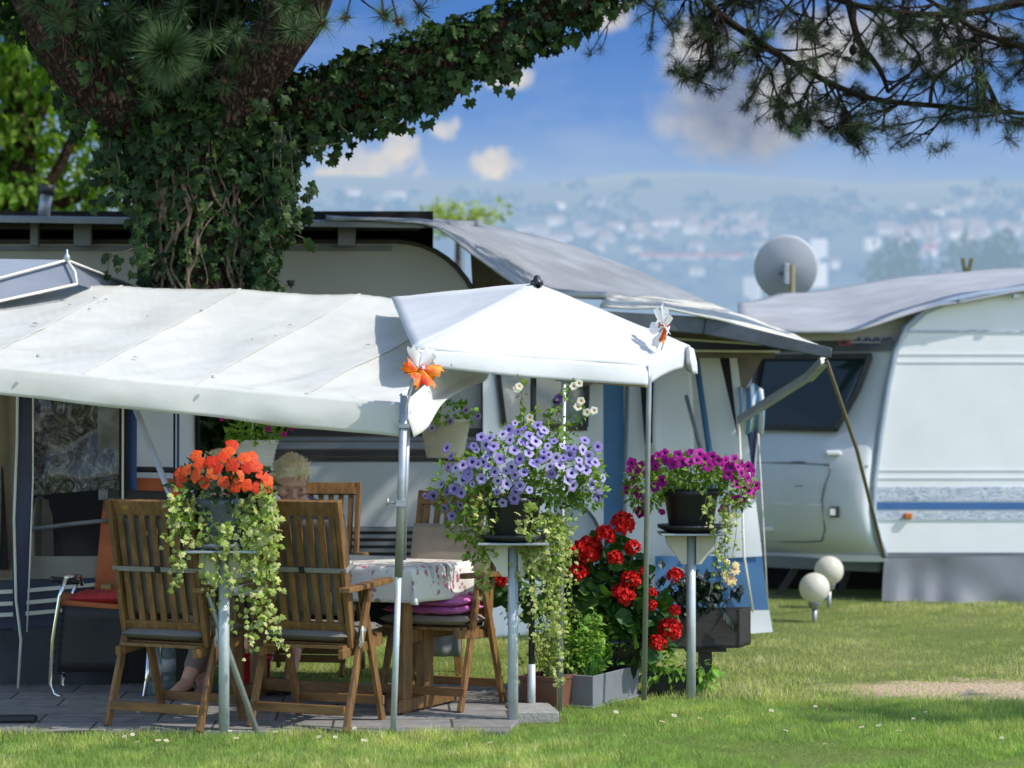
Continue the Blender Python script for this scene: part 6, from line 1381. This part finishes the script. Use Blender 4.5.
# ------------------------------------------------------------------ big ivy covered pine
YP = 13.2
tr = thing('pine_tree', 'huge old pine with ivy covered trunk and spreading limbs above the awnings', 'tree', (P(200, 0, YP).x, YP, 0))
def curve(pts, n): 
    out = []; pts = [Vector(p) for p in pts]
    for i in range(len(pts) - 1):
        p0, p1, p2, p3 = pts[max(i - 1, 0)], pts[i], pts[i + 1], pts[min(i + 2, len(pts) - 1)]
        for k in range(n):
            t_ = k / n; out.append(.5 * ((2 * p1) + (p2 - p0) * t_ + (2 * p0 - 5 * p1 + 4 * p2 - p3) * t_ ** 2 + (3 * p1 - p0 - 3 * p2 + p3) * t_ ** 3))
    return out + [pts[-1]]
def limb(name, pts, rads, n=6, parent=tr, m='bark', seg=20):
    c = curve(pts, n); N_ = len(c); rs = []
    for i in range(N_):
        t_ = i / (N_ - 1) * (len(rads) - 1); k = min(int(t_), len(rads) - 2); rs.append(lerp(rads[k], rads[k + 1], t_ - k))
    mb = MB(); mb.tube(c, rs, seg)
    mb.v = [v + Vector((noise.noise(v * 4), noise.noise(v * 4 + Vector((7, 0, 0))), 0)) * .05 * min(1, rs[0] * 3) + Vector((noise.noise(v * 14), noise.noise(v * 14 + Vector((3, 0, 0))), noise.noise(v * 12))) * .018 for v in mb.v]
    mb.build(name, M[m], parent); return c, rs
T_ = limb('trunk', [(P(203, 0, YP).x, YP, -.1), P(203, 480, YP), P(200, 290, YP), P(196, 200, YP), P(196, 130, YP), P(200, 90, YP)], [.46, .31, .27, .28, .36, .34])
LA = limb('limb', [P(185, 165, YP), P(150, 120, YP), P(105, 85, YP - .2), P(62, 35, YP - .4), P(20, -60, YP - .6), P(-40, -170, YP - .8)], [.30, .24, .20, .19, .17, .14])
LB = limb('limb', [P(205, 160, YP), P(226, 110, YP - .15), P(262, 66, YP - .3), P(305, -10, YP - .5), P(340, -120, YP - .8)], [.28, .22, .18, .17, .14])
LC = limb('limb', [P(225, 170, YP), P(275, 122, YP), P(345, 92, YP - .1), P(430, 62, YP - .2), P(520, 26, YP - .3), P(610, -22, YP - .4), P(760, -110, YP - .5)], [.26, .19, .15, .135, .12, .105, .09])
LD = limb('limb', [P(195, 140, YP), P(175, 70, YP + .2), P(165, -30, YP + .3), P(150, -200, YP + .3)], [.28, .24, .2, .16])
LE = limb('limb', [P(205, 110, YP + .2), P(225, 0, YP + .6), P(300, -90, YP + .8), P(500, -200, YP + 1)], [.16, .14, .12, .08])
nb = NB()
def ivy_on(cr_, n, size, off=(.02, .12), t0=0, t1=1, hang=.5, side=None):
    c, rs = cr_; N_ = len(c); ps, ds, ns = [], [], []
    for _ in range(n):
        t_ = rnd.uniform(t0, t1) * (N_ - 1); i = min(int(t_), N_ - 2); p = c[i].lerp(c[i + 1], t_ - i); ax_ = (c[i + 1] - c[i]).normalized(); r = rs[i]
        q = ax_.orthogonal().normalized(); q = Matrix.Rotation(rnd.uniform(0, 6.283), 3, ax_) @ q
        if side and q.dot(side) < rnd.uniform(-1.0, .3): q = -q
        o = q * (r + rnd.uniform(*off) * (1 + .7 * noise.noise(p * 2.2)))
        ps.append(tuple(p + o)); ds.append(tuple(q * .35 + Vector((rnd.gauss(0, .4), rnd.gauss(0, .4), -hang + rnd.gauss(0, .4))))); ns.append(tuple(q + Vector((rnd.gauss(0, .4), rnd.gauss(0, .4), rnd.gauss(.25, .4)))))
    nb.scatter(T_IVY, ps, ds, ns, rng.choice([.55, .8, 1.0, 1.35], n) * rng.uniform(.8, 1.15, n) * size)
ivy_on(T_, 3600, .062, (.0, .08), .15, 1)
ivy_on(T_, 500, .064, (.05, .14), .3, .95)
ivy_on(LA, 900, .064, (.0, .12), 0, .9, .5, Vector((.5, -.2, .8)))
ivy_on(LB, 360, .064, (.02, .10), 0, .5, .5, Vector((.8, .2, .4)))
ivy_on(LC, 3300, .062, (.0, .085), 0, .86)
ivy_on(LD, 1900, .066, (.02, .22)); ivy_on(LE, 130, .085, (.02, .10), 0, .25)
def strand(p, L, n):
    p = Vector(p); pts = [p + Vector((rnd.gauss(0, .02) * j, rnd.gauss(0, .02) * j, -L * j / 4)) for j in range(5)]; nb.tube(pts, .003, 4, 1)
    q = np.array([tuple(a) for a in resample(pts, n)]); n2 = len(q); nb.scatter(T_IVY, q + rng.normal(size=q.shape) * .03, rdir(n2) * .5 + [0, 0, -.9], rdir(n2) * .6 + [0, -1, .3], rng.uniform(.045, .08, n2))
for _ in range(46):
    t_ = rnd.uniform(.05, .72); i = int(t_ * (len(LC[0]) - 1)); p = LC[0][i]; strand(p + Vector((rnd.uniform(-.08, .08), rnd.uniform(-.18, .1), -LC[1][i])), rnd.uniform(.06, .19), 7)
for x, y, L in ((282, 130, .5), (290, 150, .38), (275, 200, .35), (262, 220, .5), (270, 240, .3), (120, 150, .3), (105, 140, .25), (140, 215, .3), (140, 180, .4), (285, 190, .28), (268, 262, .28), (80, 90, .2), (70, 60, .25), (148, 250, .4), (258, 165, .5)): 
    for _ in range(3): strand(P(x + rnd.uniform(-8, 8), y + rnd.uniform(-8, 8), YP - rnd.uniform(.1, .35)), L, int(L * 44))
for x, y, rx_, ry_, n_ in ((120, 20, .5, .25, 380), (215, 30, .5, .22, 330), (180, 90, .35, .25, 260), (30, 10, .25, .2, 120), (118, 128, .12, .08, 50), (135, 100, .2, .14, 100), (60, -5, .4, .2, 260), (245, -5, .35, .16, 200)): leafball(nb, P(x, y, YP + .1), (rx_, .3, ry_), int(n_ * 1.5), .066, T_IVY, 0, .4, .3)
nb.build('ivy', [M['ivy'], M['vine']], tr)
nb = NB()
for _ in range(30):
    x, y = rnd.uniform(-.30, .30), rnd.uniform(110, 300); p0 = P(200, rnd.uniform(170, 300), YP); pts = []
    a0 = rnd.uniform(-2.6, -.5)
    for j in range(7):
        z = p0.z + (j - 3) * .11; a0 += rnd.gauss(0, .16); pts.append(Vector((p0.x + .315 * math.cos(a0), YP + .315 * math.sin(a0) - .02, z)))
    nb.tube(curve(pts, 3), rnd.uniform(.005, .012), 5)
nb.build('ivy_stems', M['vine'], tr)
def tuft(nb, c, d, r, n=70, mi=0, spread=.85):
    d = Vector(d).normalized(); dv = unit(rng.normal(size=(n, 3)) * spread + np.array(d)); nb.scatter(T_NEEDLE, np.array(c) + dv * .01 - np.array(d) * r * .25 * rng.random((n, 1)), dv, rdir(n), r * rng.uniform(.7, 1.1, n), mi)
tw = NB(); fine = NB()
Yn = 12.6
def twig(a, c, b_, r0=.012, r1=.004): 
    pts = bez(a, c, b_, 10); tw.tube(pts, [lerp(r0, r1, i / 10) for i in range(11)], 6); return pts
tl_ = [(166, 52, .225, 1100), (236, 62, .115, 110), (236, 32, .13, 120), (212, 42, .12, 90), (180, 8, .13, 90), (125, 12, .15, 110), (152, 18, .12, 80), (268, 18, .14, 110), (300, 10, .16, 150), (322, 24, .13, 110), (346, 18, .11, 70), (384, 16, .13, 100), (398, 22, .11, 80), (420, 10, .12, 70), (260, 44, .12, 80), (280, 30, .12, 80), (200, 66, .10, 60), (160, 78, .13, 90), (90, 5, .12, 60), (436, -8, .12, 60), (60, 20, .15, 110), (95, 30, .14, 110), (35, 0, .15, 90), (120, 45, .12, 80), (295, 30, .13, 100), (315, 5, .14, 110), (285, 5, .14, 100), (150, 100, .11, 60), (80, 60, .12, 80), (225, 85, .10, 60)]
for x, y, r, n_ in tl_:
    c = P(x, y, Yn + rnd.uniform(-.2, .2)); up_ = P(x + rnd.uniform(-30, 50), -45 - rnd.uniform(0, 20), Yn + .5)
    tuft(fine, c, (rnd.uniform(-.3, .3), -.7, -.2), r, int(n_ * 1.6), 0, .9); twig(up_, (up_ + c) / 2 + Vector((rnd.uniform(-.08, .08), 0, .02)), c)
    if rnd.random() < .4: tw.scatter(T_GLOB, np.array(c) + rng.normal(size=(7, 3)) * .012 + [0, -.03, 0], rdir(7), rdir(7), .022, 1)
twig(P(400, -50, Yn + .4), P(408, 5, Yn), P(430, 18, Yn - .1)); twig(P(330, -60, Yn + .4), P(345, 0, Yn), P(385, 14, Yn))
# crown above the frame
top = P(200, -50, YP)
for i in range(420):
    x = rnd.uniform(-4.6, 1.5); y = rnd.uniform(12.9 if x > -.8 else 12.0, 16.2); z0 = EYE + .197 * y + .30; z = z0 + abs(rnd.gauss(0, .9)) + .05
    tuft(fine, (x, y, z), (rnd.uniform(-1, 1), rnd.uniform(-1, 1), rnd.uniform(-.4, .8)), rnd.uniform(.22, .36), 46, 0, 1.1)
nb2 = NB()
for i in range(150):
    x = rnd.uniform(-4.2, 1.5); y = rnd.uniform(13.0 if x > -.9 else 12.2, 15.6); z = EYE + .197 * y + .62 + abs(rnd.gauss(0, .9)); leafball(nb2, (x, y, z), (.5, .5, .3), 60, .20, T_LEAF)
nb2.build('upper_crown', M['needle_d'], tr)
for i in range(24):
    a = Vector((rnd.uniform(-4, 1.2), rnd.uniform(12.2, 16), 0)); a.z = EYE + .2 * a.y + .6; twig(top + Vector((0, 0, .3)), (top + a) / 2 + Vector((0, 0, .5)), a, .05, .01)
fine.build('needles', M['needle'], tr); tw.build('twigs', [M['twig'], mat('pine_bud', (.16, .065, .035), .7, .3)], tr)

# second pine: branch reaching in at top right
pr = thing('pine_tree', 'pine whose dark needled branch hangs into the sky at the top right', 'tree', (10.5, 19.5, 0))
MB().tube(curve([(10.5, 19.5, -.1), (10.45, 19.5, 2), (10.3, 19.5, 4), (10.2, 19.5, 6)], 5), [lerp(.34, .2, i / 15) for i in range(16)], 14).build('trunk', M['bark'], pr)
tw = NB(); ndl = NB(); YQ = 13.8
def br(pts, r0, r1, n=5):
    c = curve([p if isinstance(p, Vector) else P(*p) for p in pts], n); N_ = len(c); tw.tube(c, [lerp(r0, r1, i / (N_ - 1)) for i in range(N_)], 7); return c
def ndt(c, s_=.9, n=50): tuft(ndl, c, (rnd.uniform(-.6, .6), rnd.uniform(-.6, .6), rnd.uniform(-.8, .3)), rnd.uniform(.07, .115) * s_, n, 0 if rnd.random() < .8 else 1, 1.0)
def sprout(c, dep, L, dirn, hang=.35):
    d = Vector(dirn); d = (d + Vector((rnd.gauss(0, .35), rnd.gauss(0, .3), rnd.gauss(-hang * .4, .35)))).normalized(); q = c + d * L; q.z = max(q.z, 3.16 + .10 * rnd.random() + .10 * (q.x > 2.9)); mid = (c + q) / 2 + Vector((rnd.gauss(0, .03), 0, -.12 * L))
    pts = bez(c, mid, q, 6); tw.tube(pts, [lerp(.004 + .0035 * dep, .003, i / 6) for i in range(7)], 5)
    if dep > 0:
        for _ in range(rnd.choice((2, 2, 3))): sprout(pts[rnd.randint(2, 6)], dep - 1, L * rnd.uniform(.5, .8), d, hang)
    else: ndt(q)
    if rnd.random() < .5: ndt(pts[rnd.randint(3, 6)], .8, 24)
A = br([Vector((10.3, 19.5, 5.2)), Vector((6.0, 17.0, 5.1)), Vector((4.2, 14.8, 4.8)), (940, -60, YQ + .2), (860, -70, YQ), (760, -30, YQ), (690, -4, YQ), (640, -4, YQ - .1), (622, 6, YQ)], .06, .008)
B = br([(690, -20, YQ), (715, 10, YQ), (760, 42, YQ - .1), (815, 75, YQ - .1), (870, 98, YQ), (950, 107, YQ + .1), (1030, 114, YQ + .1)], .027, .014)
C_ = br([(820, -60, YQ), (845, -10, YQ - .1), (858, 38, YQ - .1), (880, 70, YQ - .1), (888, 92, YQ)], .03, .012)
D_b = br([Vector((4.6, 15.2, 4.85)), (1100, -20, YQ + .2), (1010, 5, YQ + .1), (940, 15, YQ), (870, 8, YQ), (800, -10, YQ), (740, -15, YQ)], .035, .012)
E = br([Vector((4.6, 15.2, 4.85)), (1120, 60, YQ + .2), (1050, 50, YQ + .1), (1000, 40, YQ), (960, 20, YQ), (900, -20, YQ)], .03, .012)
Fb = br([(690, 0, YQ), (695, 25, YQ), (712, 45, YQ), (708, 70, YQ - .1), (685, 80, YQ - .1)], .010, .004)
Gb = br([(745, 32, YQ - .1), (758, 55, YQ - .1), (770, 72, YQ - .1), (778, 95, YQ), (800, 120, YQ)], .009, .004)
Hb = br([(870, 98, YQ), (850, 112, YQ - .1), (838, 130, YQ - .1), (860, 150, YQ)], .010, .004)
Kb = br([(930, 105, YQ), (935, 80, YQ), (960, 60, YQ), (985, 40, YQ)], .014, .008); K2 = br([(1000, 112, YQ + .1), (985, 80, YQ), (960, 40, YQ), (955, -10, YQ)], .018, .008)
Lb = br([(888, 92, YQ), (920, 60, YQ), (900, 30, YQ), (915, -10, YQ)], .012, .007)
for c, n_, L, dep, hang in ((A, 18, .20, 1, .4), (B, 38, .26, 2, .3), (C_, 16, .22, 1, .3), (D_b, 44, .26, 2, .4), (E, 34, .26, 2, .3), (Fb, 9, .12, 1, .3), (Gb, 10, .15, 1, .4), (Hb, 9, .14, 1, .3), (Kb, 10, .22, 1, .3), (K2, 12, .24, 1, .3), (Lb, 10, .2, 1, .3)):
    for _ in range(n_):
        i = rnd.randint(1, len(c) - 1); p = c[i]
        if p.x > 3.7: continue
        sprout(p, dep, L * rnd.uniform(.6, 1.2), (rnd.uniform(-.9, .5), rnd.uniform(-.4, .4), rnd.uniform(-.9, .5)), hang)
for x, y in ((622, 10), (640, 2), (652, 8), (662, 4), (686, 78), (700, 72), (718, 60), (735, 62), (820, 96), (830, 108), (850, 120), (845, 130), (866, 150), (858, 140), (880, 105), (900, 118), (915, 105), (935, 150), (942, 148), (960, 120), (985, 110), (1005, 105), (1012, 140), (1020, 120), (990, 60), (1000, 75), (800, 120), (770, 70), (790, 75), (1015, 60), (970, 60), (930, 120), (950, 108)):
    for _ in range(3): ndt(P(x + rnd.uniform(-5, 5), y + rnd.uniform(-4, 4), YQ + rnd.uniform(-.15, .15)), 1.1, 34)
for i in range(60):   # unseen needle clumps added to cast shade on the lower right lawn
    c = Vector((rnd.gauss(4.95, .45), rnd.gauss(9.85, .28), rnd.gauss(3.0, .18)))
    if c.x < .25 * c.y + 1.3: continue
    tuft(ndl, c, rdir(1)[0], .3, 50, 0, 1.2)
br([Vector((5.6, 10.6, 3.6)), Vector((5.2, 10.1, 3.3)), Vector((4.95, 9.9, 3.05))], .008, .005)  # added twig carrying the unseen shade clumps
tw.build('branches', M['twig'], pr); ndl.build('needles', [M['needle_d'], M['needle']], pr)
cn_ = MB()
for x, y in ((853, 50),): cn_.lathe(P(x, y, YQ - .15), [(.001, -.04), (.022, -.02), (.026, 0), (.018, .025), (.001, .04)], 10)
cn_.build('cone', M['twig'], pr)

# ------------------------------------------------------------------ broad-leaved tree and bushes behind
Yb = 25.0
bt = thing('broadleaf_tree', 'sunlit bright green broad leaved tree behind the shelter roof at the far left', 'tree', (P(20, 0, Yb).x, Yb, 0))
nb = NB(); dk = NB()
for _ in range(74):
    x, y = rnd.uniform(-60, 150), rnd.uniform(-60, 210)
    if x > 100 and y < 120: continue
    if x > 60 and y < 70: continue
    c = P(x, y, Yb + rnd.uniform(-1, 1.4)); leafball(nb, c, (.45, .45, .36), 120, .17, T_LEAF, 0, .9, .3)
nb.build('crown', M['bgleaf'], bt)
MB().tube([(P(20, 0, Yb).x, Yb, -.1), (P(22, 0, Yb).x, Yb, 3), (P(15, 0, Yb).x, Yb, 6)], [.3, .24, .12], 10).build('trunk', M['bark'], bt)
for x0, y0, x1, y1 in ((22, 200, 90, 90), (18, 180, -30, 60), (20, 150, 60, 20), (22, 210, 120, 170)): MB().tube(bez(P(x0, y0, Yb), P((x0 + x1) / 2, y0, Yb), P(x1, y1, Yb)), .06, 6).build('branch', M['bark'], bt)
sb = thing('young_tree', 'blurred yellow green tree top peeking over the shelter roof right of the trunk', 'tree', (P(455, 0, 42).x, 42, 0)); nb = NB()
for _ in range(22): leafball(nb, P(rnd.uniform(425, 500), 222 + rnd.uniform(-16, 8) + abs(rnd.gauss(0, 3)), 42 + rnd.uniform(-.4, .4)), (.25, .3, .16), 26, .16)
nb.build('crown', leafmat('hazy_young_leaves', [(.22, .32, .06), (.36, .44, .12), (.45, .5, .2)], .6, .4), sb); MB().tube([(P(455, 0, 42).x, 42, 0), P(458, 218, 42)], [.12, .04], 8).build('trunk', M['bark'], sb)
cb_ = thing('climbing_bush', 'dark leafy bush at the foot of the pine, beside the blue striped tent wall', 'bush', (P(225, 0, 12.6).x, 12.6, 0)); nb = NB()
for x, y, r, n_ in ((215, 425, .2, 140), (240, 420, .2, 120), (210, 450, .16, 90), (240, 460, .2, 100), (225, 500, .25, 120), (262, 420, .16, 70), (225, 560, .25, 100)): leafball(nb, P(x, y, 12.7), (r, .2, r), n_, .085, T_IVY, 0, .3, .4)
nb.build('foliage', M['ivy'], cb_); MB().tube([(P(225, 0, 12.7).x, 12.7, 0), P(225, 470, 12.7)], .03, 6).build('stem', M['vine'], cb_)
